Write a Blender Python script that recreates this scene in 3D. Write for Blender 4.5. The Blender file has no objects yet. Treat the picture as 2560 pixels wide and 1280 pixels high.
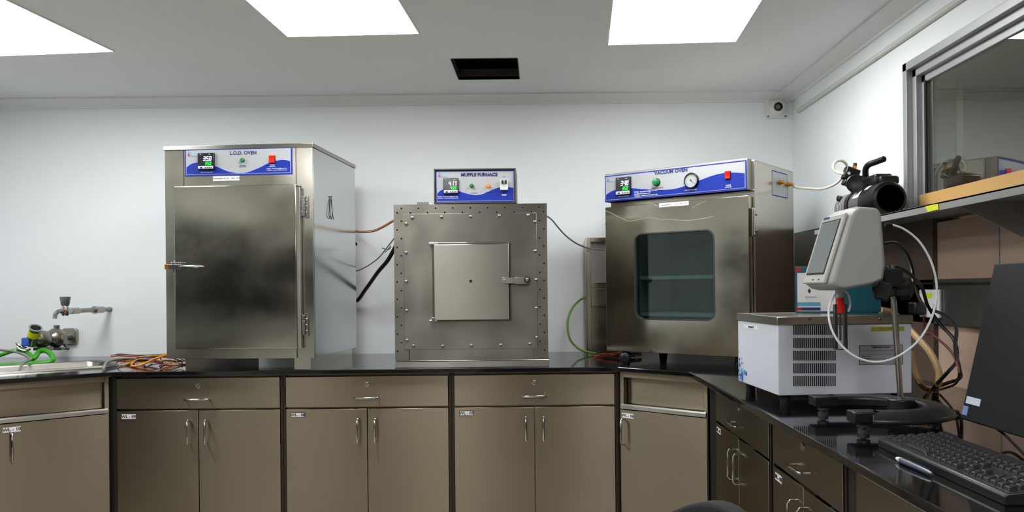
import bpy, bmesh, math, random
from mathutils import Vector, Matrix
PI = math.pi
random.seed(7)
sc = bpy.context.scene
COL = sc.collection

# ------------------------------------------------------------------ camera, world, exposure
FPX, CX, CY, ROLL = 1960.0, 1350.0, 722.0, 0.010     # focal length (px), principal point, roll
EYE = 1.238                                          # camera height over the floor
cam_d = bpy.data.cameras.new('camera'); cam = bpy.data.objects.new('camera', cam_d); COL.objects.link(cam)
cam_d.sensor_width = 36; cam_d.lens = FPX*36/2560
cam_d.shift_x = (1280-CX)/2560; cam_d.shift_y = (CY-640)/2560
cam_d.clip_start = 0.02; cam_d.clip_end = 60
cam.matrix_world = Matrix.Translation((0, 0, EYE)) @ Matrix.Rotation(PI/2, 4, 'X') @ Matrix.Rotation(-ROLL, 4, 'Z')
sc.camera = cam
sc.view_settings.view_transform = 'Standard'; sc.view_settings.look = 'None'
sc.view_settings.gamma = 1.0; sc.view_settings.use_curve_mapping = False
sc.view_settings.exposure = 0.62
w = bpy.data.worlds.new('world'); sc.world = w; w.use_nodes = True
w.node_tree.nodes['Background'].inputs[0].default_value = (0.75, 0.85, 1, 1)
w.node_tree.nodes['Background'].inputs[1].default_value = 0.02
PANEL_POWER = 13.0           # emission of the LED ceiling panels

# ------------------------------------------------------------------ sizes of the room (metres)
YW, XR, XL, YB = 4.20, 1.36, -2.98, -2.6     # back wall, right wall, left wall, wall behind the camera
CEIL = EYE+1.03
TOP = 0.90                                    # worktop
def lin(c):
    if isinstance(c, str): c = [int(c[i:i+2], 16)/255 for i in (0, 2, 4)]
    return [x/12.92 if x <= .04045 else ((x+.055)/1.055)**2.4 for x in c]

# ------------------------------------------------------------------ materials
MATS = {}
def mat(name, col, rough=.5, metal=0., noise=0., nscale=6., bump=0., bscale=40., emit=0., stretch=None, rvar=0., coat=0., spec=None, aniso=0.):
    if name in MATS: return MATS[name]
    m = bpy.data.materials.new(name); m.use_nodes = True; nt = m.node_tree
    b = nt.nodes['Principled BSDF']; c = lin(col)
    b.inputs['Base Color'].default_value = (*c, 1)
    b.inputs['Roughness'].default_value = rough; b.inputs['Metallic'].default_value = metal
    if aniso:
        b.inputs['Anisotropic'].default_value = aniso; cv = nt.nodes.new('ShaderNodeCombineXYZ'); cv.inputs[2].default_value = 1; nt.links.new(cv.outputs[0], b.inputs['Tangent'])
    if coat: b.inputs['Coat Weight'].default_value = coat
    if spec is not None: b.inputs['Specular IOR Level'].default_value = spec
    if emit:
        b.inputs['Emission Color'].default_value = (*c, 1); b.inputs['Emission Strength'].default_value = emit
    if noise or bump or rvar:
        tc = nt.nodes.new('ShaderNodeTexCoord'); mp = nt.nodes.new('ShaderNodeMapping')
        nt.links.new(tc.outputs['Object'], mp.inputs[0])
        if stretch: mp.inputs['Scale'].default_value = stretch
    if noise or rvar:
        n = nt.nodes.new('ShaderNodeTexNoise'); n.inputs['Scale'].default_value = nscale; n.inputs['Detail'].default_value = 5
        nt.links.new((mp if not stretch else tc).outputs[0 if not stretch else 'Object'], n.inputs['Vector'])
    if noise:
        r = nt.nodes.new('ShaderNodeMix'); r.data_type = 'RGBA'
        r.inputs[6].default_value = (*[x*(1-noise) for x in c], 1); r.inputs[7].default_value = (*[min(1, x*(1+noise)) for x in c], 1)
        nt.links.new(n.outputs['Fac'], r.inputs[0]); nt.links.new(r.outputs[2], b.inputs['Base Color'])
    if rvar:
        mr = nt.nodes.new('ShaderNodeMapRange'); mr.inputs[1].default_value = .3; mr.inputs[2].default_value = .7
        mr.inputs[3].default_value = rough-rvar; mr.inputs[4].default_value = rough+rvar
        nt.links.new(n.outputs['Fac'], mr.inputs[0]); nt.links.new(mr.outputs[0], b.inputs['Roughness'])
    if bump:
        n2 = nt.nodes.new('ShaderNodeTexNoise'); n2.inputs['Scale'].default_value = bscale; n2.inputs['Detail'].default_value = 3
        nt.links.new(mp.outputs[0], n2.inputs['Vector'])
        bp = nt.nodes.new('ShaderNodeBump'); bp.inputs['Strength'].default_value = bump; bp.inputs['Distance'].default_value = .01
        nt.links.new(n2.outputs['Fac'], bp.inputs['Height']); nt.links.new(bp.outputs[0], b.inputs['Normal'])
    MATS[name] = m; return m
def glass_mat(name, tint, refl=.08, rough=.0):
    m = bpy.data.materials.new(name); m.use_nodes = True; nt = m.node_tree; nt.nodes.clear()
    o = nt.nodes.new('ShaderNodeOutputMaterial'); mx = nt.nodes.new('ShaderNodeMixShader')
    t = nt.nodes.new('ShaderNodeBsdfTransparent'); g = nt.nodes.new('ShaderNodeBsdfGlossy')
    fr = nt.nodes.new('ShaderNodeLayerWeight'); fr.inputs[0].default_value = .12
    ad = nt.nodes.new('ShaderNodeMath'); ad.operation = 'ADD'; ad.inputs[1].default_value = refl; ad.operation = 'MULTIPLY_ADD'; ad.inputs[1].default_value = .45; ad.inputs[2].default_value = refl
    t.inputs[0].default_value = (*lin(tint), 1); g.inputs[0].default_value = (.9, .95, .95, 1); g.inputs[1].default_value = rough
    nt.links.new(fr.outputs['Facing'], ad.inputs[0]); nt.links.new(ad.outputs[0], mx.inputs[0])
    nt.links.new(t.outputs[0], mx.inputs[1]); nt.links.new(g.outputs[0], mx.inputs[2]); nt.links.new(mx.outputs[0], o.inputs[0])
    return m
STEEL = mat('brushed_steel', 'bdb9ad', .22, 1, noise=.16, nscale=4, rvar=.07, bump=.05, bscale=3)
STEEL_DOOR = mat('smudged_steel', 'b5b0a2', .15, 1, noise=.2, nscale=5, rvar=.06, bump=.10, bscale=1.6)
STEEL_SIDE = mat('polished_steel_side', 'cbcecf', .19, 1, noise=.06, nscale=3, rvar=.04, bump=.03, bscale=2)
STEEL_CAB = mat('cabinet_steel', '857c6c', .33, 1, noise=.06, nscale=1.5, rvar=.03, bump=.012, bscale=1.0, aniso=.95)
STEEL_PLATE = mat('furnace_steel', '7b7972', .36, 1, noise=.3, nscale=6, rvar=.07, bump=.03, bscale=3, aniso=.7)
STEEL_PALE = mat('pale_steel', 'a3a19a', .34, 1, noise=.1, nscale=8, rvar=.05, aniso=.8)
FDOOR = mat('furnace_door_steel', '9b9992', .32, 1, noise=.1, nscale=4, rvar=.03, aniso=.85)
CHROME = mat('chrome', 'b4b4b2', .16, 1)
SCREWM = mat('screw_metal', '8c8a84', .38, 1)
DULLCHROME = mat('dull_chrome', '8e8a82', .3, 1, noise=.3, nscale=30)
DARKSTEEL = mat('dark_steel_post', '3a322a', .45, .6)
WALL = mat('white_wall_paint', 'e9eef0', .55, noise=.035, nscale=2.2, bump=.03, bscale=5)
CEILM = mat('white_ceiling_paint', 'e2e4e4', .65, noise=.03, nscale=1.5, bump=.04, bscale=2.5)
GRANITE = mat('black_granite', '0b0c0e', .07, 0, noise=.5, nscale=60, spec=.6)
BLACK = mat('black_plastic', '0b0c0d', .33)
MATTE = mat('matte_black', '0a0a0b', .7)
HOLE = mat('hole_black', '050505', .9)
WHITE = mat('white_plastic', 'dfe0de', .4)
ENAMEL = mat('white_enamel', 'd5dbe6', .3, noise=.02)
GREYPL = mat('warm_grey_plastic', '9c9e9b', .5, bump=.03, bscale=150)
PALEPL = mat('pale_grey_plastic', 'b9bab6', .4)
BLUE = mat('deep_blue_ink', '172c8c', .6, spec=.2)
NAVY = mat('navy_ink', '1d2460', .4)
FASC = mat('silver_fascia', '9da1a3', .38, noise=.05, nscale=60)
PALEBLUE = mat('pale_blue_line', '959fd0', .4)
PAPER = mat('white_paper', 'e6e7ea', .6)
INK = mat('black_ink', '202024', .6)
CYAN = mat('cyan_ink', '55a5c8', .5)
RED = mat('red_plastic', 'c41a1c', .3)
REDGLOW = mat('lit_red_lamp', 'ee1408', .3, emit=.55)
ORGLOW = mat('lit_orange_lamp', 'ff5a18', .3, emit=1.5)
GREEN = mat('green_lamp', '0d7a38', .2, noise=.1)
LEDW = mat('white_digit_light', 'e0e2ff', .5, emit=.9)
LEDG = mat('green_digit_light', '18e038', .5, emit=.7)
BRASS = mat('brass', 'c2852f', .28, 1)
YELLOW = mat('yellow_insulation', 'd79b22', .4)
REDW = mat('red_insulation', '9c2f26', .4)
MAROON = mat('maroon_insulation', '5f2a2a', .45)
GREENH = mat('green_hose', '3d9a1e', .35)
YGREEN = mat('yellow_green_cable', '567f22', .4)
GREYW = mat('grey_insulation', '70706c', .45)
TUBEC = mat('clear_tubing', 'd6d4c4', .3)
TAN = mat('tan_hose', 'a88a5c', .4)
TEAL = mat('teal_card', '0d5b6e', .45)
LED = mat('led_diffuser', 'ffffff', .5, emit=PANEL_POWER)
KEY = mat('keycap', '131618', .4)
SCREEN = mat('dark_screen', '0e1517', .45, spec=.3)
LCD = mat('grey_lcd', '68706f', .2)
BROWN = mat('brown_laminate', 'b39b89', .3, noise=.08, nscale=3)
DKBROWN = mat('dark_brown_laminate', '55473e', .4, noise=.1)
OCHRE = mat('pale_wood', 'c29a5c', .5, noise=.06)
YTAPE = mat('yellow_tape', 'd7e01c', .5)
FLOORM = mat('beige_floor', 'b4aea2', .35, noise=.06, nscale=2)
BEIGE = mat('beige_partition', '9f9282', .5, noise=.04)
ALU = mat('aluminium_frame', 'a4a7a8', .4, .35, noise=.1)
TINT = glass_mat('tinted_oven_glass', 'b9cbc7', .035, .03)
WGLASS = glass_mat('window_glass', 'd8d8d0', .10)

# ------------------------------------------------------------------ mesh builder
class MB:
    def __init__(s): s.v = []; s.f = []; s.m = []; s.mi = 0
    def mat(s, i): s.mi = i; return s
    def add(s, vs, fs):
        n = len(s.v); s.v += [tuple(v) for v in vs]
        for f in fs: s.f.append([n+i for i in f]); s.m.append(s.mi)
        return s
    def box(s, x0, x1, y0, y1, z0, z1, M=None):
        vs = [Vector((x, y, z)) for z in (z0, z1) for y in (y0, y1) for x in (x0, x1)]
        if M: vs = [M @ v for v in vs]
        return s.add(vs, [(0, 2, 3, 1), (4, 5, 7, 6), (0, 1, 5, 4), (2, 6, 7, 3), (0, 4, 6, 2), (1, 3, 7, 5)])
    def cyl(s, a, b, r, r2=None, n=20, cap=True):
        a, b = Vector(a), Vector(b); r2 = r if r2 is None else r2
        d = (b-a).normalized(); u = d.orthogonal().normalized(); w_ = d.cross(u)
        vs = [a+(u*math.cos(t)+w_*math.sin(t))*r for t in [2*PI*i/n for i in range(n)]]
        vs += [b+(u*math.cos(t)+w_*math.sin(t))*r2 for t in [2*PI*i/n for i in range(n)]]
        fs = [(i, (i+1) % n, n+(i+1) % n, n+i) for i in range(n)]
        if cap: fs += [tuple(range(n-1, -1, -1)), tuple(range(n, 2*n))]
        return s.add(vs, fs)
    def lathe(s, a, d, prof, n=24):
        a = Vector(a); d = Vector(d).normalized(); u = d.orthogonal().normalized(); w_ = d.cross(u)
        vs = []
        for (h, r) in prof: vs += [a+d*h+(u*math.cos(2*PI*i/n)+w_*math.sin(2*PI*i/n))*r for i in range(n)]
        k = len(prof); fs = [(j*n+i, j*n+(i+1) % n, (j+1)*n+(i+1) % n, (j+1)*n+i) for j in range(k-1) for i in range(n)]
        fs += [tuple(range(n-1, -1, -1)), tuple(range((k-1)*n, k*n))]
        return s.add(vs, fs)
    def tube(s, pts, r, n=8, sm=6, closed=False):
        P = [Vector(p) for p in pts]
        if sm > 1 and len(P) > 2:
            Q = []
            for i in range(len(P)-1):
                p0 = P[max(i-1, 0)]; p1 = P[i]; p2 = P[i+1]; p3 = P[min(i+2, len(P)-1)]
                for k in range(sm):
                    t = k/sm
                    Q.append(.5*((2*p1)+(p2-p0)*t+(2*p0-5*p1+4*p2-p3)*t*t+(3*p1-p0-3*p2+p3)*t**3))
            Q.append(P[-1]); P = Q
        d = (P[1]-P[0]).normalized(); u = d.orthogonal().normalized(); vs = []
        for i, p in enumerate(P):
            d = (P[min(i+1, len(P)-1)]-P[max(i-1, 0)]).normalized()
            u = (u-d*u.dot(d)); u = u.normalized() if u.length > 1e-6 else d.orthogonal().normalized()
            w_ = d.cross(u)
            vs += [p+(u*math.cos(2*PI*k/n)+w_*math.sin(2*PI*k/n))*r for k in range(n)]
        m = len(P); fs = [(j*n+i, j*n+(i+1) % n, (j+1)*n+(i+1) % n, (j+1)*n+i) for j in range(m-1) for i in range(n)]
        fs += [tuple(range(n-1, -1, -1)), tuple(range((m-1)*n, m*n))]
        return s.add(vs, fs)
    def prism(s, poly, lo, hi, M=None):       # poly in (x,z); extruded lo..hi along y
        n = len(poly); vs = [Vector((p[0], lo, p[1])) for p in poly]+[Vector((p[0], hi, p[1])) for p in poly]
        if M: vs = [M @ v for v in vs]
        return s.add(vs, [tuple(range(n)), tuple(range(2*n-1, n-1, -1))]+[(i, n+i, n+(i+1) % n, (i+1) % n) for i in range(n)])
    def xform(s, M):
        s.v = [tuple(M @ Vector(v)) for v in s.v]; return s
    def build(s, name, mats, parent=None, bev=0., smooth=True, loc=None, rotz=0., segs=2):
        me = bpy.data.meshes.new(name); me.from_pydata(s.v, [], s.f)
        if not isinstance(mats, (list, tuple)): mats = [mats]
        for m_ in mats: me.materials.append(m_)
        me.polygons.foreach_set('material_index', s.m)
        bm = bmesh.new(); bm.from_mesh(me); bmesh.ops.recalc_face_normals(bm, faces=bm.faces); bm.to_mesh(me); bm.free()
        if smooth:
            me.polygons.foreach_set('use_smooth', [True]*len(me.polygons)); me.set_sharp_from_angle(angle=.7)
        me.update(); o = bpy.data.objects.new(name, me); COL.objects.link(o)
        if parent: o.parent = parent
        if loc: o.location = loc
        o.rotation_euler.z = rotz
        if bev:
            b = o.modifiers.new('bevel', 'BEVEL'); b.width = bev; b.segments = segs; b.limit_method = 'ANGLE'; b.angle_limit = .7
        return o
def box(*a): return MB().box(*a)
def tag(o, label, cat, group=None, kind=None):
    o['label'] = label; o['category'] = cat
    if group: o['group'] = group
    if kind: o['kind'] = kind
    return o
def thing(name, label, cat, loc, rotz=0., group=None):
    o = bpy.data.objects.new(name, None); COL.objects.link(o); o.location = loc; o.rotation_euler.z = rotz
    o.empty_display_size = .05
    return tag(o, label, cat, group)
def struct(mb, name, m, **k):
    o = mb.build(name, m, **k); o['kind'] = 'structure'; return o
def ray(px, py):
    u, v = px-CX, CY-py; c, s_ = math.cos(ROLL), math.sin(ROLL)
    return Vector(((u*c+v*s_)/FPX, 1, (-u*s_+v*c)/FPX))
def P(px, py, Y=None, X=None, Z=None):       # point of the room seen at a photograph position, at a known depth / side / height
    d = ray(px, py)
    t = Y if Y is not None else (X/d.x if X is not None else (Z-EYE)/d.z)
    return Vector((0, 0, EYE))+d*t
class Fr:                                     # local frame of a thing: x along its front, y into it, z up
    def __init__(s, x, y, z, deg=0.): s.o = Vector((x, y, z)); s.a = math.radians(deg)
    def at(s, px, py, ly=0.):
        M = Matrix.Rotation(-s.a, 3, 'Z'); d = M @ ray(px, py); o = M @ (Vector((0, 0, EYE))-s.o)
        t = (ly-o.y)/d.y; q = o+d*t; return q.x, q.z
    def rect(s, x0, y0, x1, y1, ly=0.):       # photograph box -> local x0,x1,z0,z1
        a = s.at(x0, y0, ly); b = s.at(x1, y1, ly); return a[0], b[0], b[1], a[1]
    def loc(s, p): return Matrix.Rotation(-s.a, 3, 'Z') @ (Vector(p)-s.o)
def lettering(parent, txt, size, x, z, y, m, name='lettering', align='CENTER', sx=1., sp=1., bold=0.):
    cu = bpy.data.curves.new('t', 'FONT'); cu.body = txt; cu.size = size; cu.extrude = .0003; cu.align_x = align; cu.align_y = 'CENTER'
    cu.space_character = sp; cu.offset = bold; cu.resolution_u = 3
    o = bpy.data.objects.new('t', cu); COL.objects.link(o); dg = bpy.context.evaluated_depsgraph_get()
    me = bpy.data.meshes.new_from_object(o.evaluated_get(dg)); bpy.data.objects.remove(o)
    for v in me.vertices: v.co = Vector((x+v.co.x*sx, y-v.co.z, z+v.co.y))
    me.materials.clear(); me.materials.append(m); me.name = name
    ob = bpy.data.objects.new(name, me); COL.objects.link(ob); ob.parent = parent; return ob
SEG = {'0': 'abcdef', '1': 'bc', '3': 'abgcd', '4': 'fgbc', '5': 'afgcd', '7': 'abc', '8': 'abcdefg'}
def digits(mb, s, x, z, h, y):
    w_ = h*.5; t = h*.13; cx = x
    for ch in s:
        if ch == '.': mb.box(cx-t*1.2, cx-t*.2, y, y+.0005, z, z+t); continue
        sh = .12
        def seg(x0, x1, z0, z1):
            mb.prism([(cx+x0+z0*sh, z+z0), (cx+x1+z0*sh, z+z0), (cx+x1+z1*sh, z+z1), (cx+x0+z1*sh, z+z1)], y, y+.0005)
        for q in SEG[ch]:
            if q == 'a': seg(0, w_, h-t, h)
            if q == 'g': seg(0, w_, h/2-t/2, h/2+t/2)
            if q == 'd': seg(0, w_, 0, t)
            if q == 'f': seg(0, t, h/2, h)
            if q == 'b': seg(w_-t, w_, h/2, h)
            if q == 'e': seg(0, t, 0, h/2)
            if q == 'c': seg(w_-t, w_, 0, h/2)
        cx += w_*1.38
def rrect(x0, x1, z0, z1, r, n=6):
    p = []
    for cx, cz, a in ((x1-r, z0+r, -PI/2), (x1-r, z1-r, 0), (x0+r, z1-r, PI/2), (x0+r, z0+r, PI)):
        p += [(cx+r*math.cos(a+PI/2*i/n), cz+r*math.sin(a+PI/2*i/n)) for i in range(n+1)]
    return p
def slab_hole(mb, outer, hole, y0, y1):      # rectangular slab with a rounded hole; outer=(x0,x1,z0,z1)
    n = len(hole); x0, x1, z0, z1 = outer; cx, cz = (x0+x1)/2, (z0+z1)/2; O = []
    for (hx, hz) in hole:
        dx, dz = hx-sum(p[0] for p in hole)/n, hz-sum(p[1] for p in hole)/n
        k = min([(x1-hx)/dx if dx > 0 else (x0-hx)/dx if dx < 0 else 1e9, (z1-hz)/dz if dz > 0 else (z0-hz)/dz if dz < 0 else 1e9])
        O.append([hx+dx*k, hz+dz*k])
    for c in ((x0, z0), (x1, z0), (x0, z1), (x1, z1)):
        i = min(range(n), key=lambda j: (O[j][0]-c[0])**2+(O[j][1]-c[1])**2); O[i] = list(c)
    vs = [(p[0], y, p[1]) for y in (y0, y1) for p in O]+[(p[0], y, p[1]) for y in (y0, y1) for p in hole]
    fs = []
    for i in range(n):
        j = (i+1) % n
        fs += [(i, j, 2*n+j, 2*n+i), (n+i, 3*n+i, 3*n+j, n+j), (2*n+i, 2*n+j, 3*n+j, 3*n+i), (i, n+i, n+j, j)]
    mb.add(vs, fs)

# ------------------------------------------------------------------ room shell
struct(box(XL-.1, XR+.1, YB-.1, YW+.1, -.08, 0), 'floor', FLOORM, smooth=False)
struct(box(XL-.1, XR+.1, YW, YW+.1, 0, CEIL+.05), 'wall_back', WALL, smooth=False)
struct(box(XL-.1, XL, YB-.1, YW, 0, CEIL+.05), 'wall_left', WALL, smooth=False)
# ceiling with a real opening
ha, hb, hc, hd = -.386, -.092, 3.497, 3.84
mb = MB()
for x0, x1, y0, y1 in ((XL-.1, ha, YB-.1, YW+.1), (hb, XR+.1, YB-.1, YW+.1), (ha, hb, YB-.1, hc), (ha, hb, hd, YW+.1)):
    mb.box(x0, x1, y0, y1, CEIL, CEIL+.012)
struct(mb, 'ceiling', CEILM, smooth=False)
mb = MB(); mb.box(ha-.12, hb+.12, hc-.1, hd+.1, CEIL+.30, CEIL+.31); mb.box(ha-.13, ha-.12, hc-.1, hd+.1, CEIL+.012, CEIL+.3)
mb.box(hb+.12, hb+.13, hc-.1, hd+.1, CEIL+.012, CEIL+.3); mb.box(ha-.12, hb+.12, hc-.11, hc-.1, CEIL+.012, CEIL+.3); mb.box(ha-.12, hb+.12, hd+.1, hd+.11, CEIL+.012, CEIL+.3)
struct(mb, 'trim_1', mat('dark_void', '1c1712', .8), smooth=False)
mb = MB(); t = .012
mb.box(ha-.004, ha, hc, hd, CEIL-.002, CEIL+.03); mb.box(hb, hb+.004, hc, hd, CEIL-.002, CEIL+.03); mb.box(ha, hb, hd, hd+.004, CEIL-.002, CEIL+.05)
mb.box(ha, hb, hc-.004, hc, CEIL-.002, CEIL+.03); mb.box(ha+.12, ha+.16, hc-.1, hd+.1, CEIL+.12, CEIL+.15)
struct(mb, 'trim_2', mat('duct_brown', '3a2f26', .7), smooth=False)
# coving along the walls
def cove(name, a, b, inward):
    prof = [(0, 0), (.01, 0), (.014, .008), (.04, .018), (.07, .028), (.085, .034), (.085, .042), (0, .042)]
    a, b, i = Vector(a), Vector(b), Vector(inward); n = len(prof); vs = []
    for p in (a, b): vs += [p+i*x+Vector((0, 0, z-.042)) for x, z in prof]
    m_ = MB().add(vs, [tuple(range(n)), tuple(range(2*n-1, n-1, -1))]+[(k, n+k, n+(k+1) % n, (k+1) % n) for k in range(n)])
    struct(m_, name, CEILM)
cove('trim_3', (XL, YW, CEIL), (XR, YW, CEIL), (0, -1, 0))
cove('trim_4', (XR, YW, CEIL), (XR, YB, CEIL), (-1, 0, 0))
cove('trim_5', (XL, YB, CEIL), (XL, YW, CEIL), (1, 0, 0))
# right wall: solid beside the window, opening with glass further on, laminate below
WINY, WTOP, SH = 2.90, EYE+.815, EYE+.236       # window side, window top, shelf top
mb = MB()
mb.box(XR, XR+.1, WINY, YW, EYE+.283, CEIL+.05)          # white part
mb.box(XR, XR+.1, YB-.1, WINY, WTOP, CEIL+.05)           # above window
struct(mb, 'wall_right', WALL, smooth=False)
mb = MB()
mb.box(XR+.004, XR+.1, 2.72, YW, TOP-.05, EYE+.283)
mb.mat(1); mb.box(XR+.02, XR+.1, YB, 2.72, TOP-.05, SH-.02); mb.box(XR, XR+.1, YB, YW, 0, TOP-.05)
mb.mat(2); mb.box(XR+.017, XR+.03, 2.35, 2.38, TOP-.02, SH-.02)
struct(mb, 'wall_right', [DKBROWN, BROWN, BEIGE], smooth=False)
mb = MB(); yw0 = -.4
fy = WINY
for (x0, x1, a, b) in ((XR-.012, XR+.07, 0, .030), (XR+.01, XR+.06, .030, .058), (XR+.03, XR+.055, .058, .085)):
    mb.box(x0, x1, fy-b, fy-a, SH, WTOP-a)               # left jamb
    mb.box(x0, x1, yw0, fy-a, WTOP-b, WTOP-a)            # head
    mb.box(x0, x1, yw0+a, yw0+b, SH, WTOP-a)
wf = struct(mb, 'window_1', ALU, bev=.002)
g = MB().mat(0).box(XR+.036, XR+.044, yw0+.05, fy-.08, SH, WTOP-.05).build('pane', WGLASS, wf, smooth=False)
MB().box(XR+.028, XR+.034, fy-.092, fy-.08, SH, WTOP-.08).build('gasket', MATTE, wf)
# corridor beyond the glass
YC2 = 8.5
struct(box(XR+.1, 4.6, YB, YC2, -.08, 0), 'floor', FLOORM, smooth=False)
struct(box(XR+.1, 4.6, YB, YC2, CEIL+.30, CEIL+.36), 'ceiling', mat('corridor_tile', 'c9bdae', .7), smooth=False)
mb = MB(); mb.box(3.9, 4.0, YB, YC2, 0, CEIL+.3)
struct(mb, 'wall_corridor', mat('grey_green_wall', 'a9a79c', .6), smooth=False)
mb = MB(); mb.box(2.71, 4.0, 5.0, 5.08, 0, CEIL+.3); mb.mat(1); mb.box(2.71, 4.0, 4.992, 5.0, EYE+1.225, EYE+1.235); mb.box(3.3, 3.308, 4.992, 5.0, 0, EYE+1.225)
struct(mb, 'wall_partition', [mat('beige_partition_2', 'b39f90', .5, noise=.04), DKBROWN], smooth=False)
struct(box(XR+.1, 4.6, YC2, YC2+.1, 0, CEIL+.3), 'wall_far', MATS['grey_green_wall'], smooth=False)
struct(box(XR+.1, XR+.14, YW+.1, YC2, 0, CEIL+.3), 'wall_side', MATS['grey_green_wall'], smooth=False)
for i_, y_ in enumerate((2.4, 6.2)): struct(box(2.1, 2.7, y_, y_+.6, CEIL+.285, CEIL+.30), 'corridor_fill_panel', mat('corridor_fill_glow', 'fff6ea', .5, emit=9), smooth=False)  # unseen glowing panels added to light the corridor
# wall behind the camera: pale, with darker panels added only to be reflected in the steel
mb = MB(); mb.box(XL-.1, XR+.1, YB-.1, YB, 0, CEIL+.05)
struct(mb, 'wall_front', mat('cream_wall', 'c4bfb2', .6), smooth=False)
mb = MB(); mb.box(-.72, .35, YB, YB+.04, 0, 2.05); mb.mat(1); mb.box(-.60, .23, YB+.04, YB+.05, .2, 1.9)
struct(mb, 'reflection_panel_dark', [mat('reflection_brown', '6b5947', .5), mat('reflection_deep_brown', '4d4035', .5)], smooth=False)  # made-up dark panel, added to darken reflections in furnace and cabinets
struct(box(-2.55, -1.5, YB, YB+.05, 0, 2.05), 'reflection_panel_tan', mat('reflection_tan', '8a7a64', .5), smooth=False)  # made-up tan panel, added for a mid tone in the cabinet reflections
mb = MB(); mb.box(XL, XL+.03, -2.3, 1.5, .98, 1.78); mb.mat(1)
for yy in (-2.3, -.4, 1.46): mb.box(XL, XL+.045, yy, yy+.04, .95, 1.81)
mb.box(XL, XL+.045, -2.3, 1.5, .95, .98); mb.box(XL, XL+.045, -2.3, 1.5, 1.78, 1.81)
struct(mb, 'reflection_panel_left', [mat('reflection_black', '181a1d', .3), ALU], smooth=False)  # made-up framed dark band on the left wall, added to darken the oven door's reflection
# conduit, shelf
o = MB().tube([(XR-.008, YW-.12, EYE+.912), (XR-.008, 3.2, EYE+.912), (XR-.008, 1, EYE+.912), (XR-.008, YB, EYE+.912)], .011, sm=1).build('cable_conduit', mat('ivory_plastic', 'c9cac4', .5))
tag(o, 'thin ivory cable conduit running along the top of the right wall', 'conduit')
sh = MB(); sh.box(1.14, XR+.1, -.4, 3.25, SH-.006, SH); sh.box(1.14, 1.146, -.4, 3.25, SH-.024, SH)
o = sh.build('window_shelf', mat('shelf_steel', '9b9d9b', .4, .3, noise=.12, nscale=3), bev=.001); tag(o, 'long grey steel shelf under the window carrying the vacuum pump', 'shelf')
for i, y in enumerate((3.1, 2.2, 1.2)):
    MB().prism([(0, 0), (.2, 0), (.2, -.1)], y-.002, y+.002, Matrix.Translation((1.158, 0, SH-.006))).build('bracket', ALU, o)
o = box(XR+.004, XR+.026, .2, fy-.088, SH, SH+.086).build('wooden_ledge', OCHRE); tag(o, 'pale brown wooden board lying along the foot of the window glass', 'board')
T = [P(2314, 516, X=1.1385), P(2345, 509, X=1.1385), P(2347, 523, X=1.1385), P(2320, 530, X=1.1385)]
o = MB().add(T+[p+Vector((-.001, 0, 0)) for p in T], [(0, 1, 2, 3), (7, 6, 5, 4), (0, 4, 5, 1), (1, 5, 6, 2), (2, 6, 7, 3), (3, 7, 4, 0)]).build('tape_strip', YTAPE)
tag(o, 'yellow tape tab stuck on the edge of the window shelf', 'tape')
# socket rail on the right wall
rl = struct(box(XR+.004, XR+.03, .2, 3.4, EYE-.135, EYE+.02), 'trim_7', mat('rail_steel', '8c8e8c', .3, .9, noise=.15), bev=.002)
struct(box(XR-.004, XR+.004, .2, 3.4, EYE+.002, EYE+.008), 'trim_8', CHROME)

# ------------------------------------------------------------------ ceiling lights (LED panels)
def led(x, y, rot, label, hy=.33):
    # (x, y) is the middle of the far edge
    t_ = thing('ceiling_light', label, 'ceiling light', (x, y, CEIL), rot, 'LED panels in the ceiling')
    f = MB(); s = .265; q = .006; y0 = -2*hy
    for a, b, c, d in ((-s-q, s+q, y0-q, y0), (-s-q, s+q, 0, q), (-s-q, -s, y0, 0), (s, s+q, y0, 0)): f.box(a, b, c, d, -.006, -.0005)
    f.build('frame', WHITE, t_, smooth=False)
    box(-s, s, y0, 0, -.005, -.001).build('diffuser', LED, t_, smooth=False)
R = math.radians
led(-.74, 3.145, R(-2.5), 'glowing LED panel overhead, left of the dark ceiling opening')
led(.563, 3.29, R(-3), 'glowing LED panel overhead, right of the dark ceiling opening')
led(-2.065, 3.35, R(-5), 'glowing LED panel cut by the top left corner of the photo')
for i, (x, y) in enumerate(((-2.0, .9), (-.72, .1), (.56, .5))):
    led(x, y, 0, 'LED panel in the ceiling behind the camera, out of frame')

# ------------------------------------------------------------------ worktop with a sink opening
out = [(XL+.002, YW-.001), (XR+.015, YW-.001), (XR+.015, .2), (.605, .2), (.592, 3.13), (.33, 3.355), (-1.84, 3.355), (-2.2, 3.06), (-2.2, .2), (XL+.002, .2)]
SKC, SKA, SKW, SKD = Vector((-2.27, 3.56)), R(41), .27, .165
def sk(x, y): return (SKC.x+x*math.cos(SKA)-y*math.sin(SKA), SKC.y+x*math.sin(SKA)+y*math.cos(SKA))
hole = [sk(x, y) for x, y in rrect(-SKW, SKW, -SKD, SKD, .06)]
bm = bmesh.new(); ed = []
for loop in (out, hole):
    vs = [bm.verts.new((x, y, TOP)) for x, y in loop]; ed += [bm.edges.new((vs[i], vs[(i+1) % len(vs)])) for i in range(len(vs))]
bmesh.ops.triangle_fill(bm, edges=ed, use_beauty=True)
r_ = bmesh.ops.extrude_face_region(bm, geom=list(bm.faces))
for v in [g_ for g_ in r_['geom'] if isinstance(g_, bmesh.types.BMVert)]: v.co.z -= .020
bmesh.ops.recalc_face_normals(bm, faces=bm.faces)
me = bpy.data.meshes.new('worktop'); bm.to_mesh(me); bm.free(); me.materials.append(GRANITE)
o = bpy.data.objects.new('worktop', me); COL.objects.link(o); tag(o, 'polished black granite worktop running round the room', 'worktop')
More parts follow.
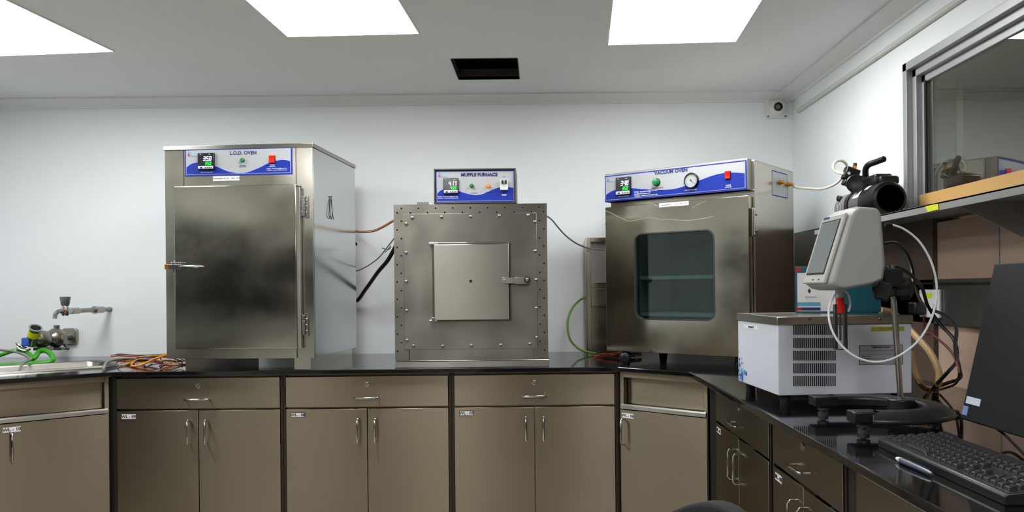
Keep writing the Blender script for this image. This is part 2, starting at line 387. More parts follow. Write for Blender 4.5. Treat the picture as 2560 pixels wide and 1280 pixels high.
b = o.modifiers.new('bevel', 'BEVEL'); b.width = .003; b.segments = 2; b.limit_method = 'ANGLE'
# sink
t_ = thing('sink', 'stainless steel sink let into the left corner of the worktop', 'sink', (SKC.x, SKC.y, TOP), SKA)
ro, ri, rb = rrect(-SKW-.025, SKW+.025, -SKD-.025, SKD+.025, .075), rrect(-SKW+.003, SKW-.003, -SKD+.003, SKD-.003, .058), rrect(-SKW+.03, SKW-.03, -SKD+.03, SKD-.03, .05)
n = len(ro); vs = []
for lp, z in ((ro, .001), (rrect(-SKW-.02, SKW+.02, -SKD-.02, SKD+.02, .072), .009), (rrect(-SKW-.006, SKW+.006, -SKD-.006, SKD+.006, .062), .009), (ri, 0), (rb, -.17)): vs += [(x, y, z) for x, y in lp]
fs = [(k*n+i, k*n+(i+1) % n, (k+1)*n+(i+1) % n, (k+1)*n+i) for k in range(4) for i in range(n)]+[tuple(range(4*n, 5*n))]
MB().add(vs, fs).build('basin', mat('sink_steel', '7f7d78', .3, 1, noise=.1), t_)
MB().cyl((0, 0, -.168), (0, 0, -.165), .035).build('drain', CHROME, t_)

# ------------------------------------------------------------------ base cabinets
def bar_handle(t_, x, z, L, vert, y=0., name='handle'):
    m_ = MB(); d = .028; h = L/2
    if vert: pts = [(x, y, z-h), (x, y-d*.8, z-h), (x, y-d, z-h+.008), (x, y-d, z+h-.008), (x, y-d*.8, z+h), (x, y, z+h)]
    else: pts = [(x-h, y, z), (x-h, y-d*.8, z), (x-h+.008, y-d, z), (x+h-.008, y-d, z), (x+h, y-d*.8, z), (x+h, y, z)]
    m_.tube(pts, .0042, sm=1); o_ = m_.build(name, CHROME, t_); return o_
def plate(t_, txt, x, z, y, border=True):
    m_ = MB(); m_.box(x-.030, x+.030, y-.001, y, z-.010, z+.010)
    if border:
        m_.mat(1)
        for a in ((-.031, .031, -.0112, -.0092), (-.031, .031, .0092, .0112), (-.031, -.029, -.0112, .0112), (.029, .031, -.0112, .0112)): m_.box(x+a[0], x+a[1], y-.0015, y, z+a[2], z+a[3])
    o_ = m_.build('number_label', [PAPER, INK], t_, smooth=False); lettering(o_, txt, .0165, x, z, y-.0018, INK, sx=1.1, bold=.0004)
ZD, ZT = .732, .868
def cabinet(x, y, deg, W, txt, label, hd=.1, bord=True, gap=.011):
    t_ = thing('base_cabinet', label, 'cabinet', (x, y, 0), R(deg), 'steel base cabinets')
    m_ = MB(); m_.box(0, W, .022, .5, .1, .879); m_.box(0, W, .07, .48, 0, .1); m_.mat(1); m_.box(-.001, gap, .004, .022, .1, .879); m_.box(W-gap, W+.001, .004, .022, .1, .879)
    m_.build('carcass', [STEEL_CAB, DARKSTEEL], t_, smooth=False)
    dr = MB().box(gap+.002, W-gap-.002, 0, .02, ZD+.004, ZT).build('drawer', STEEL_CAB, t_, bev=.0015)
    bar_handle(dr, W/2, ZD+.045, hd, False)
    MB().lathe((W/2, 0, ZT-.035), (0, -1, 0), [(0, .011), (.003, .0105), (.004, .007), (.003, .003)]).build('lock', CHROME, dr)
    for k, (a, b) in enumerate(((gap+.002, W/2-.0015), (W/2+.0015, W-gap-.002))):
        d_ = MB().box(a, b, 0, .02, .105, ZD-.004).build('door', STEEL_CAB, t_, bev=.0015)
        bar_handle(d_, b-.036 if k == 0 else a+.036, ZD-.095, .1, True)
        if k == 0: plate(d_, txt, a+.052, ZD-.028, 0, bord)
    return t_
YC = 3.385
for (xa, xb, txt, label) in ((-1.846, -1.115, 'WL - 09', 'steel base cabinet labelled WL-09, below the L.O.D. oven'),
                             (-1.115, -.388, 'WL - 08', 'steel base cabinet labelled WL-08, between WL-09 and WL-07'),
                             (-.388, .331, 'WL - 07', 'steel base cabinet labelled WL-07, below and right of the muffle furnace')):
    cabinet(xa, YC, 0, xb-xa, txt, label, bord=txt != 'WL - 09')
# corner units: recessed fixed panel above a single door
def corner(x, y, deg, W, txt, label, lx, hx):
    t_ = thing('corner_cabinet', label, 'cabinet', (x, y, 0), R(deg), 'steel corner cabinets')
    m_ = MB(); m_.box(0, W, .05, .12, .1, .879); m_.box(.01, W, .08, .11, 0, .1)
    m_.box(.004, .022, 0, .05, .105, .879); m_.box(W-.022, W-.004, 0, .05, .105, .879); m_.box(.022, W-.022, 0, .05, .855, .879)
    m_.build('carcass', STEEL_CAB, t_, bev=.0015)
    MB().box(.024, W-.024, .03, .05, .742, .854).build('fixed_panel', STEEL_CAB, t_, bev=.001)
    MB().prism([(.0, 0), (.05, 0), (.05, .012), (.006, .02), (0, .014)], 0, W-.02, Matrix.Translation((.01, -.008, .722)) @ Matrix(((0, 1, 0, 0), (1, 0, 0, 0), (0, 0, 1, 0), (0, 0, 0, 1)))).build('ledge', STEEL_PALE, t_)
    d_ = MB().box(.006, W-.006, -.004, .02, .105, .718).build('door', STEEL_CAB, t_, bev=.002)
    plate(d_, txt, lx, .718-.025, -.004, False); bar_handle(d_, hx, .718-.094, .108, True, -.004)
FC = Fr(.337, 3.375, 0, -40)
corner(.337, 3.375, -40, .425, 'WL - 06', 'steel corner cabinet labelled WL-06, below the vacuum oven', .045, .028)
a = Vector((-1.86, 3.385)); dl = R(40); W = .50
x0, y0 = a.x-W*math.cos(dl), a.y-W*math.sin(dl)
fl = Fr(x0, y0, 0, 40); q1 = fl.at(29, 1071)[0]; q2 = fl.at(28, 1118)[0]
corner(x0, y0, 40, W, 'WL - 10', 'steel corner cabinet labelled WL-10, below the sink', q1, q2)
# right run (faces -X)
for (ya, yb, txt, label) in ((2.98, 2.27, 'WL - 05', 'steel base cabinet on the right run, next to corner cabinet WL-06'),
                             (2.25, 1.71, 'WL - 04', 'second steel base cabinet along the right run, between the corner one and the keyboard'),
                             (1.66, 1.0, 'WL - 03', 'steel base cabinet nearest the camera at the right edge, mostly hidden by the worktop')):
    cabinet(.66, ya, -90, ya-yb, txt, label, bord=False)
for (ya, yb, txt, label) in ((2.25, 2.95, 'WL - 11', 'steel base cabinet on the left run, out of frame next to cabinet WL-10'),
                             (1.5, 2.2, 'WL - 12', 'steel base cabinet on the left run, second from cabinet WL-10, out of frame')):
    cabinet(-2.24, ya, 90, yb-ya, txt, label, bord=False)
# dark posts that fill the gaps between units
for nm, x, y, wd, dg, lb in (('filler_post', .332, 3.40, .020, 0, 'narrow dark filler post between cabinets WL-07 and WL-06'),
                         ('filler_post', -1.876, 3.40, .030, 0, 'narrow dark filler post between cabinets WL-10 and WL-09'),
                         ('filler_post', .665, 3.09, .1, -90, 'dark filler post in the corner right of cabinet WL-06'),
                         ('filler_post', .667, 1.708, .046, -90, 'dark filler post on the right run beside the last cabinet')):
    o = MB().box(0, wd, 0, .02, 0, .879).build(nm, mat('post_black', '15110d', .6), loc=(x, y, 0), rotz=R(dg)); tag(o, lb, 'post')

# ------------------------------------------------------------------ shared oven bits
def spline(pts, n=8):
    Q = []
    for i in range(len(pts)-1):
        p0, p1, p2, p3 = [Vector(pts[max(0, min(len(pts)-1, i+k))]) for k in (-1, 0, 1, 2)]
        for k in range(n):
            t = k/n; Q.append(.5*((2*p1)+(p2-p0)*t+(2*p0-5*p1+4*p2-p3)*t*t+(3*p1-p0-3*p2+p3)*t**3))
    return [(q.x, q.y) for q in Q]+[tuple(pts[-1])]
def fascia(t_, x0, x1, z0, z1, y, wave):
    W, H = x1-x0, z1-z0; m_ = MB()
    m_.box(x0, x1, y-.002, y, z0, z1)                                     # blue backing border
    m_.mat(1); m_.box(x0+.005, x1-.005, y-.0026, y-.002, z0+.006, z1-.005)   # pale line
    m_.mat(2); m_.box(x0+.0075, x1-.0075, y-.0032, y-.0026, z0+.009, z1-.0075)
    a, b, c = x0+.0075, x1-.0075, z0+.009; w_ = spline([Vector(p) for p in wave], 6)
    for mi, off, yy in ((1, .004, y-.0036), (0, 0, y-.004)):
        m_.mat(mi); N = len(w_)
        for i in range(N-1):
            xa, xb = a+(b-a)*w_[i][0], a+(b-a)*w_[i+1][0]; za, zb = c+H*w_[i][1]+off, c+H*w_[i+1][1]+off
            m_.add([(xa, yy, c), (xb, yy, c), (xb, yy, zb), (xa, yy, za)], [(0, 1, 2, 3)])
    o_ = m_.build('control_fascia', [BLUE, PALEBLUE, FASC], t_, smooth=False)
    # maker's mark: small blue arch, red strokes and a cyan word
    lx, lz, s = x0+.014, z1-.03, .02
    k = MB(); k.tube([(lx, y-.0046, lz), (lx+.001, y-.0046, lz+s*.8), (lx+.006, y-.0046, lz+s), (lx+.012, y-.0046, lz+s*.7), (lx+.017, y-.0046, lz+.001)], .0009, n=6)
    k.mat(1); k.add([(lx+.001, y-.0045, lz-.001), (lx+.004, y-.0045, lz+.001), (lx+.003, y-.0045, lz+.011), (lx+.0, y-.0045, lz+.012)], [(0, 1, 2, 3)])
    k.add([(lx+.004, y-.0045, lz+.006), (lx+.009, y-.0045, lz+.011), (lx+.007, y-.0045, lz+.005), (lx+.012, y-.0045, lz-.001), (lx+.008, y-.0045, lz-.001)], [(0, 1, 2, 3, 4)])
    k.mat(0); k.add([(lx+.016, y-.0045, lz-.001), (lx+.042, y-.0045, lz-.001), (lx+.042, y-.0045, lz+.001), (lx+.018, y-.0045, lz+.003)], [(0, 1, 2, 3)])
    k.build('maker_mark', [CYAN, RED], o_, smooth=False)
    return o_
def controller(t_, x0, x1, z0, z1, y, top, low):
    W, H = x1-x0, z1-z0; yb = y-.012
    m_ = MB().box(x0, x1, yb, y, z0, z1); o_ = m_.build('temperature_controller', BLACK, t_, bev=.002)
    m_ = MB().box(x0+.003, x1-.003, yb-.001, yb, z0+.22*H, z1-.003); m_.mat(1); m_.box(x0+.003, x1-.003, yb-.0015, yb, z0+.004, z0+.22*H)
    m_.build('display', [mat('display_black', '26272c', .15), mat('key_strip', 'b9c1c6', .4)], o_, smooth=False)
    m_ = MB(); digits(m_, top, x0+W*.36, z0+H*.52, H*.26, yb-.0018); m_.build('white_digits', LEDW, o_, smooth=False)
    m_ = MB(); digits(m_, low, x0+W*.46, z0+H*.26, H*.20, yb-.0018); m_.build('green_digits', LEDG, o_, smooth=False)
    lettering(o_, 'PV', H*.07, x0+W*.2, z1-.1*H, yb-.0014, PAPER); lettering(o_, 'OUT', H*.06, x0+W*.75, z1-.1*H, yb-.0014, PAPER)
    m_ = MB()
    for k in range(4): m_.box(x0+W*(.46+.12*k), x0+W*(.52+.12*k), yb-.0022, yb, z0+.08*H, z0+.14*H)
    m_.mat(1).box(x0+W*.17, x0+W*.3, yb-.0022, yb, z0+.07*H, z0+.15*H); m_.build('key', [INK, BLUE], o_, smooth=False)
    return o_
def rocker(t_, x, z, y, w_, h_):
    o_ = MB().box(x-w_/2, x+w_/2, y-.004, y, z-h_/2, z+h_/2).build('rocker_switch', BLACK, t_, bev=.001)
    MB().prism([(-.42*h_, 0), (.42*h_, 0), (.42*h_, .009), (0, .005), (-.42*h_, .006)], x-w_*.38, x+w_*.38,
               Matrix(((0, 1, 0, 0), (0, 0, -1, y-.004), (1, 0, 0, z), (0, 0, 0, 1)))).build('lit_rocker', [REDGLOW], o_)
def lamp(t_, x, z, y, r, m_, name='indicator_lamp', ln=.012):
    o_ = MB().lathe((x, y, z), (0, -1, 0), [(0, r*1.1), (.003, r*1.1), (.004, r*.98)]).build(name, BLACK, t_)
    MB().lathe((x, y-.003, z), (0, -1, 0), [(0, r*.95), (ln*.7, r*.95), (ln*.95, r*.8), (ln, r*.4)]).build('lens', m_, o_)
def idlabel(t_, x0, x1, z0, z1, y):
    o_ = MB().box(x0, x1, y-.0008, y, z0, z1).build('identity_label', PAPER, t_, smooth=False); h = z1-z0
    lettering(o_, 'Instrument ID', h*.5, x0+(x1-x0)*.25, (z0+z1)/2, y-.0012, INK); lettering(o_, 'QC / INS / 010', h*.5, x0+(x1-x0)*.76, (z0+z1)/2, y-.0012, INK)
def hingeblock(t_, x, z, y, h_=.085, w_=.032):
    m_ = MB(); m_.box(x-w_/2, x-.002, y-.012, y, z-h_/2, z+h_/2); m_.box(x+.002, x+w_/2, y-.010, y, z-h_/2-.006, z+h_/2+.006)
    m_.cyl((x, y-.016, z-h_/2), (x, y-.016, z+h_/2), .006); m_.cyl((x, y-.016, z-h_*.2), (x, y-.016, z+h_*.2), .0075)
    for dz in (-.3, 0, .3): m_.cyl((x+w_*.3, y-.010, z+dz*h_), (x+w_*.3, y-.014, z+dz*h_), .0035, n=10); m_.cyl((x-w_*.3, y-.012, z+dz*h_), (x-w_*.3, y-.016, z+dz*h_), .0035, n=10)
    m_.build('hinge', CHROME, t_, bev=.001)

# ------------------------------------------------------------------ L.O.D. oven (left)
F = Fr(-1.63, 3.418, TOP, -4); LW, LD = .658, .60
t_ = thing('drying_oven', 'tall stainless steel L.O.D. oven standing on the worktop, leftmost of the three ovens', 'oven', F.o, F.a)
zb, zt = .050, F.at(600, 362)[1]
mb = MB(); mb.box(0, LW, 0, LD, zb, zt-.006); mb.mat(1); mb.box(LW, LW+.0008, .012, LD-.002, zb+.002, zt-.012)
mb.build('body', [STEEL, STEEL_SIDE], t_, bev=.0015)
mb = MB(); mb.box(-.005, LW+.005, -.005, LD, zt-.018, zt); mb.build('top_lid', STEEL_PALE, t_, bev=.0015)
x0, x1, z0, z1 = F.rect(459, 372, 757, 462)
for xx in (x0, x1-.029): MB().box(xx-.001, xx+.001, -.0012, 0, z0, z1).build('panel_seam', HOLE, t_, smooth=False)
x0, x1, z0, z1 = F.rect(463, 374, 731, 436)
fa = fascia(t_, x0, x1, z0, z1, -.001, [(0, .25), (.05, .38), (.12, .43), (.2, .38), (.3, .25), (.4, .08), (.5, -.0), (.58, .02), (.7, .18), (.8, .36), (.9, .45), (.95, .45), (1, .4)])
W_, H_ = x1-x0, z1-z0
a0, a1, b0, b1 = F.rect(498, 384, 539, 425); controller(t_, a0, a1, b0, b1, -.004, '35.0', '35.0')
c = F.at(609, 383); lettering(fa, 'L.O.D. OVEN', .021, c[0], c[1], -.0046, NAVY, sx=1., bold=.0006)
c = F.at(608, 401); lamp(t_, c[0], c[1], -.004, .0085, GREEN, ln=.010)
c = F.at(608, 416); lettering(fa, 'HEATING\nINDICATOR', .006, c[0], c[1], -.0046, INK)
c = F.at(682, 399); rocker(t_, c[0], c[1], -.004, .028, .033)
c = F.at(682, 415); lettering(fa, 'MAINS\nSWITCH', .007, c[0], c[1], -.0050, PAPER)
c = F.at(668, 424); lettering(fa, 'E-Mail : instruments@gmail.com\nWebsite : www.instruments.com', .0068, c[0], c[1], -.0050, PAPER, align='LEFT')
c = F.at(518, 431); lettering(fa, 'TEMP CONTROLLER', .006, c[0], c[1], -.0050, PAPER)
a0, a1, b0, b1 = F.rect(533, 441, 599, 451); idlabel(t_, a0, a1, b0, b1, -.001)
DY = -.032                                     # door face
dx0, dx1, dz0, dz1 = F.rect(434, 466, 743, 871, DY)
mb = MB().box(dx0, dx1, DY, -.006, dz0, dz1); dr = mb.build('door', STEEL_DOOR, t_, bev=.003)
MB().box(dx0+.008, dx1+.012, -.006, 0, dz0+.004, dz1-.004).build('gasket', mat('gasket_dark', '3b3a33', .6), t_)
hx = F.at(762, 515, -.012)
mb = MB(); mb.box(dx1, dx1+.016, -.026, -.004, dz0, dz1-.012).build('hinge_flange', STEEL_PALE, dr, bev=.001)
for py in (516, 812): c = F.at(761, py, -.01); hingeblock(t_, c[0], c[1], -.001)
c = F.at(447, 667, DY)
mb = MB(); mb.prism(rrect(-.028, .028, -.023, .026, .01), -.012, 0, Matrix.Translation((c[0]-.006, -.014, c[1])))
mb.box(c[0]-.05, c[0]+.02, DY-.016, DY-.004, c[1]-.009, c[1]+.009); mb.tube([(c[0]+.01, DY-.012, c[1]+.001), (c[0]+.04, DY-.022, c[1]), (c[0]+.075, DY-.026, c[1]-.001), (c[0]+.1, DY-.022, c[1]-.002)], .0062)
for k in range(5): mb.cyl((c[0]-.022+k*.01, DY-.014, c[1]+.016), (c[0]-.022+k*.01, DY-.022, c[1]+.016), .004, n=8)
lt = mb.build('latch', CHROME, t_, bev=.0012)
MB().box(c[0]-.054, c[0]-.038, DY-.018, DY-.006, c[1]-.011, c[1]+.011).build('latch_tip', BRASS, lt, bev=.001)
x0, x1, z0, z1 = F.rect(463, 874, 742, 895, -.006); MB().box(x0, x1, -.008, 0, zb, z1+.004).build('kick_strip', STEEL, t_, bev=.001)
for xa in (x0-.002, LW-.088):
    m_ = MB(); m_.box(xa, xa+.072, .0, .02, 0, zb); m_.box(xa, xa+.003, .02, LD-.04, 0, zb); m_.box(xa+.069, xa+.072, .02, LD-.04, 0, zb); m_.box(xa, xa+.072, LD-.04, LD-.02, 0, zb)
    m_.build('runner', STEEL, t_, smooth=False)
# bundle of thin wire hanging on the oven side
q = F.loc(P(827, 522, X=-.955)); sx_ = LW+.002
Y0 = q.y; Z0 = q.z
mb = MB(); mb.tube([(sx_+.003, Y0, Z0+.055), (sx_+.004, Y0-.02, Z0+.01), (sx_+.004, Y0-.035, Z0-.03), (sx_+.004, Y0-.01, Z0-.045), (sx_+.004, Y0+.012, Z0-.03), (sx_+.003, Y0+.002, Z0+.05)], .0016, n=6)
mb.tube([(sx_+.003, Y0, Z0+.05), (sx_+.005, Y0+.004, Z0), (sx_+.004, Y0+.03, Z0-.048)], .0016, n=6); mb.cyl((sx_-.002, Y0, Z0+.055), (sx_+.008, Y0, Z0+.055), .003, n=10)
mb.build('hanging_wire', BLACK, t_)

# ------------------------------------------------------------------ muffle furnace (middle)
F = Fr(-.639, 3.405, TOP, 0); x0, x1, z0, z1 = F.rect(984, 512, 1371, 918); FW, FH = x1-x0, z1
F = Fr(-.639+x0, 3.405, TOP, 0)
t_ = thing('muffle_furnace', 'squat stainless steel muffle furnace with a small square door, between the two ovens', 'furnace', F.o)
MB().box(.006, FW-.006, .004, .56, .03, FH-.004).build('body', STEEL, t_, bev=.002)
px = [1003.7, 1046, 1089, 1132, 1176, 1219, 1262, 1305.6, 1348]; px2 = [993, 1026, 1069, 1112, 1156, 1199, 1242, 1285.5, 1328, 1359]
mb = MB(); mb.box(0, FW, 0, .006, .034, FH); mb.mat(1)
hl = [(x, 521-.008*(x-1000)) for x in px]+[(x, 532-.008*(x-1000)) for x in px2]
hl += [(1003.7+k*.07, 553+43.3*k) for k in range(8)]+[(993+k*.1, 575+43.3*k) for k in range(8)]+[(1348.5+k*.3, 551+43.2*k) for k in range(8)]+[(1359.5+k*.3, 572+43.2*k) for k in range(8)]
for (a_, b_) in hl:
    c = F.at(a_, b_); mb.mat(2).lathe((c[0], 0, c[1]), (0, -1, 0), [(0, .0062), (.0006, .0058)], n=12); mb.mat(1).cyl((c[0], -.0007, c[1]), (c[0], -.0009, c[1]), .0048, n=12)
fr = mb.build('front_frame', [STEEL_PLATE, HOLE, STEEL_PALE], t_, smooth=False)
x0, x1, z0, z1 = F.rect(1008, 535, 1345, 871)
MB().box(x0, x1, -.004, 0, z0, z1).build('front_plate', STEEL_PLATE, t_, bev=.0015)
sm_ = MB().lathe((0, 0, 0), (0, -1, 0), [(0, .0075), (.003, .0068), (.005, .004), (.0054, .001)], n=16).mat(1).box(-.006, .006, -.0056, -.0045, -.0008, .0008)
scr = None
for (a_, b_) in [(1031, 545), (1104, 543), (1177, 542), (1248, 540), (1320, 539), (1016, 560), (1016, 632), (1016, 704), (1017, 777), (1018, 851), (1337, 555), (1338, 628), (1340, 700), (1340.5, 771), (1342, 844), (1034, 865), (1107, 865.5), (1179, 864), (1252, 863), (1325, 860)]:
    c = F.at(a_, b_)
    if scr is None: scr = sm_.build('screw', [SCREWM, INK], t_); s_ = scr
    else: s_ = scr.copy(); COL.objects.link(s_); s_.parent = t_
    s_.location = (c[0], -.004, c[1])
x0, x1, z0, z1 = F.rect(1080, 605, 1278, 803); MB().box(x0, x1, -.006, -.004, z0, z1).build('door_surround', mat('surround_dark', '6a655b', .4, 1), t_)
x0, x1, z0, z1 = F.rect(1084, 611, 1274, 799, -.022)
dr = MB().box(x0, x1, -.022, -.006, z0, z1).build('door', FDOOR, t_, bev=.003)
c = F.at(1177, 703, -.022); MB().lathe((c[0], -.0215, c[1]), (0, -1, 0), [(0, .0065), (.001, .006)]).build('peep_hole', HOLE, dr)
MB().box(x0-.012, x1+.004, -.020, -.004, z1+.001, z1+.008).cyl((x0-.02, -.016, z1+.004), (x0+.02, -.016, z1+.004), .006).build('top_rail', CHROME, t_, bev=.001)
MB().box(x1+.002, x1+.006, -.018, -.004, z0, z1).build('stop_strip', DARKSTEEL, t_)
MB().cyl((x0-.022, -.014, z0-.002), (x0+.012, -.014, z0-.002), .005).box(x0-.012, x0+.004, -.022, -.004, z0-.008, z0+.012).build('hinge', CHROME, t_, bev=.001)
c = F.at(1259, 701, -.03); d = F.at(1318, 699, -.03)
mb = MB(); mb.box(c[0]-.006, c[0]+.055, -.032, -.026, c[1]-.013, c[1]+.012); mb.box(c[0]+.05, d[0]+.006, -.038, -.026, c[1]-.016, c[1]+.014); mb.cyl((c[0]+.003, -.032, c[1]), (c[0]+.003, -.038, c[1]), .006)
mb.cyl((c[0]+.003, -.02, c[1]), (c[0]+.003, -.028, c[1]), .008); mb.box(d[0]-.03, d[0]+.012, -.026, -.004, c[1]-.01, c[1]+.006)
lt = mb.build('latch', STEEL_PALE, t_, bev=.001)
MB().lathe((d[0], -.036, d[1]), (0, -1, 0), [(0, .014), (.012, .014), (.013, .012)]).build('knob', BLACK, lt)
MB().lathe((d[0], -.048, d[1]), (0, -1, 0), [(0, .008), (.004, .008), (.005, .006)]).build('knob_cap', CHROME, lt)
x0, x1, z0, z1 = F.rect(1025, 873, 1333, 899); MB().box(x0, x1, -.003, 0, z0, z1).build('lower_panel', STEEL_PLATE, t_, bev=.001)
MB().box(x0-.002, x0, -.0035, 0, z0, z1).build('seam', HOLE, t_, smooth=False); MB().box(.004, FW-.004, -.0062, 0, z0-.004, z0-.001).build('seam', HOLE, t_, smooth=False)
x0, x1, z0, z1 = F.rect(988, 902, 1373, 918); MB().box(0, FW+.004, -.006, .5, 0, z1).build('plinth', STEEL_PALE, t_, bev=.002)
FZ = TOP+FH
# furnace control box
G = Fr(0, 3.46, FZ, 0); x0, x1, z0, z1 = G.rect(1084, 422, 1290, 505); G = Fr(x0, 3.46, FZ, 0); W = x1-x0
t_ = thing('control_box', 'blue and silver muffle furnace control box standing on top of the furnace', 'control box', G.o)
mb = MB(); b0 = .010
for a_ in ((0, .006, b0, z1), (W-.006, W, b0, z1), (0, W, b0, b0+.004), (0, W, z1-.006, z1)): mb.box(a_[0], a_[1], 0, .25, a_[2], a_[3])
mb.box(.003, W-.003, .012, .248, b0+.002, z1-.003); mb.build('housing', [mat('housing_steel', '5a564e', .4, .8)], t_, bev=.001)
mb = MB()
for xx in (.03, W-.05):
    for yy in (.03, .2): mb.box(xx, xx+.02, yy, yy+.02, 0, b0)
mb.build('foot', BLACK, t_)
fa = fascia(t_, .006, W-.004, b0+.003, z1-.006, .012, [(0, .22), (.05, .32), (.12, .36), (.25, .32), (.38, .22), (.5, .17), (.6, .2), (.72, .32), (.82, .40), (.9, .42), (1, .37)])
a0, a1, c0, c1 = G.rect(1108, 446, 1146, 484, .0); controller(t_, a0, a1, c0, c1, .009, '417', '400')
c = G.at(1198, 437, .008); lettering(fa, 'MUFFLE FURNACE', .0195, c[0], c[1], .0075, NAVY, sx=1.02, bold=.0008)
c = G.at(1179, 464); lamp(t_, c[0], c[1], .009, .0085, GREEN)
c = G.at(1220, 464); lamp(t_, c[0], c[1], .009, .0085, ORGLOW)
c = G.at(1187, 482); lettering(fa, 'HEATING ON', .005, c[0]-.004, c[1], .0072, INK)
c = G.at(1223, 480); lettering(fa, 'HEATING CUT', .005, c[0], c[1], .0072, INK)
a0, a1, c0, c1 = G.rect(1250, 450, 1270, 475, .0)
br = MB().box(a0, a1, -.006, .009, c0, c1).build('circuit_breaker', mat('breaker_grey', 'c4cac6', .4), t_, bev=.001)
m_ = MB()
for xx in (.2, .62): m_.box(a0+(a1-a0)*xx, a0+(a1-a0)*(xx+.22), -.012, -.006, c1-.018, c1-.002)
m_.build('toggle', BLACK, br, bev=.001); lettering(br, 'I  I', .007, (a0+a1)/2, c0+.016, -.0065, INK)
c = G.at(1260, 487); lettering(fa, 'MAINS', .007, c[0], c[1], .0072, PAPER, bold=.0003)
c = G.at(1260, 441); lettering(fa, 'ON', .006, c[0], c[1], .0072, INK)
c = G.at(1094, 493); lettering(fa, 'E-Mail : instruments@gmail.com\nWebsite : www.instruments.com', .0068, c[0], c[1], .0072, PAPER, align='LEFT')
# grey connectors beside it
c = P(1046, 500, Y=3.6); t_ = thing('cable_connector', 'grey cable connectors on a white lead beside the furnace control box', 'connector', (c.x, c.y, FZ))
mb = MB(); mb.box(-.055, -.005, 0, .03, .008, .022); mb.box(-.005, .045, -.01, .02, .016, .032); mb.build('plug', GREYW, t_, bev=.002)
mb = MB(); mb.tube([(-.05, .01, .006), (-.01, -.01, .006), (.03, .0, .010), (.07, .03, .006)], .005); mb.tube([(.045, .005, .026), (.065, .005, .02), (.078, .02, .006)], .003); mb.build('lead', PAPER, t_)

# ------------------------------------------------------------------ vacuum oven (right corner)
F = Fr(.313, 3.72, TOP, -38); VW, VD = .725, .50
t_ = thing('vacuum_oven', 'stainless steel vacuum oven with a glass door window, standing diagonally in the right corner', 'oven', F.o, F.a)
ztL = F.at(1512, 436)[1]; xr, ztR = F.at(1868, 396); VW = xr; zt = (ztL+ztR)/2; zb = F.at(1600, 881)[1]
xw0, xw1, zw0, zw1 = F.rect(1587, 586, 1786, 801)
c1_ = F.at(1513, 508); c2_ = F.at(1869, 471); zf0 = (c1_[1]+c2_[1])/2
dtop = (F.at(1512, 517)[1]+F.at(1873, 490)[1])/2
BY = .045
# body as a shell round the chamber
cx0, cx1, cz0, cz1, cd = xw0-.03, xw1+.03, zw0-.02, zw1+.03, .40
mb = MB(); slab_hole(mb, (0.004, VW+.012, zb+.012, zf0+.004), rrect(cx0, cx1, cz0, cz1, .03), BY, BY+.004)
mb.box(.004, VW+.012, BY+.004, VD, zt-.006, zt-.002); mb.box(.004, .008, BY+.004, VD, zb+.012, zt-.006); mb.box(VW+.008, VW+.012, BY+.004, VD, zb+.012, zt-.006)
mb.box(.008, VW+.008, VD-.004, VD, zb+.012, zt-.006); mb.box(.008, VW+.008, BY+.004, VD-.004, zb+.012, zb+.016); mb.box(.004, VW+.012, BY, BY+.004, zf0+.004, zt-.006)
mb.build('body', STEEL, t_, bev=.001)
mb = MB()
mb.box(cx0, cx1, cd, cd+.004, cz0, cz1); mb.box(cx0-.004, cx0, BY+.004, cd, cz0, cz1); mb.box(cx1, cx1+.004, BY+.004, cd, cz0, cz1); mb.box(cx0, cx1, BY+.004, cd, cz0-.004, cz0); mb.box(cx0, cx1, BY+.004, cd, cz1, cz1+.004)
mb.build('chamber', mat('chamber_steel', 'aab0ae', .45, .5, noise=.1), t_, smooth=False)
for py in (689, 783):
    c = F.at(1700, py, .09)
    MB().box(cx0+.004, cx1-.004, .09, cd-.01, c[1]-.003, c[1]).box(cx0+.004, cx1-.004, .088, .09, c[1]-.016, c[1]).build('shelf', mat('shelf_pale', 'cfd3d2', .35, .35), t_, bev=.0008)
# top control housing and its fascia
MB().box(0, VW, 0, BY, zf0, zt).build('control_housing', STEEL_PALE, t_, bev=.0015)
fa = fascia(t_, .001, VW-.003, zf0+.001, zt-.008, 0, [(0, .2), (.05, .32), (.12, .38), (.2, .36), (.3, .27), (.4, .2), (.5, .17), (.58, .22), (.68, .36), (.78, .5), (.86, .56), (.93, .54), (1, .48)])
a0, a1, b0, b1 = F.rect(1540, 445, 1577, 486, -.01); b0 = b0; controller(t_, a0, a1, b0, b1, -.003, '34.8', '35.0')
c = F.at(1678, 429); lettering(fa, 'VACUUM OVEN', .022, c[0], c[1], -.0046, NAVY, sx=1.05, bold=.0007)
c = F.at(1643, 456); lamp(t_, c[0], c[1], -.003, .0165, GREEN, ln=.02)
c = F.at(1645, 470); lettering(fa, 'HEATING INDICATOR', .006, c[0], c[1], -.0046, INK)
c = F.at(1731, 452); rg = .034
ga = MB().lathe((c[0], -.003, c[1]), (0, -1, 0), [(0, rg), (.012, rg), (.014, rg*.95), (.014, rg*.88), (.008, rg*.87)], n=40).build('vacuum_gauge', mat('bezel', '4d4d50', .2, 1), t_)
m_ = MB().lathe((c[0], -.012, c[1]), (0, -1, 0), [(0, rg*.87), (.0004, rg*.87)], n=36); m_.mat(1)
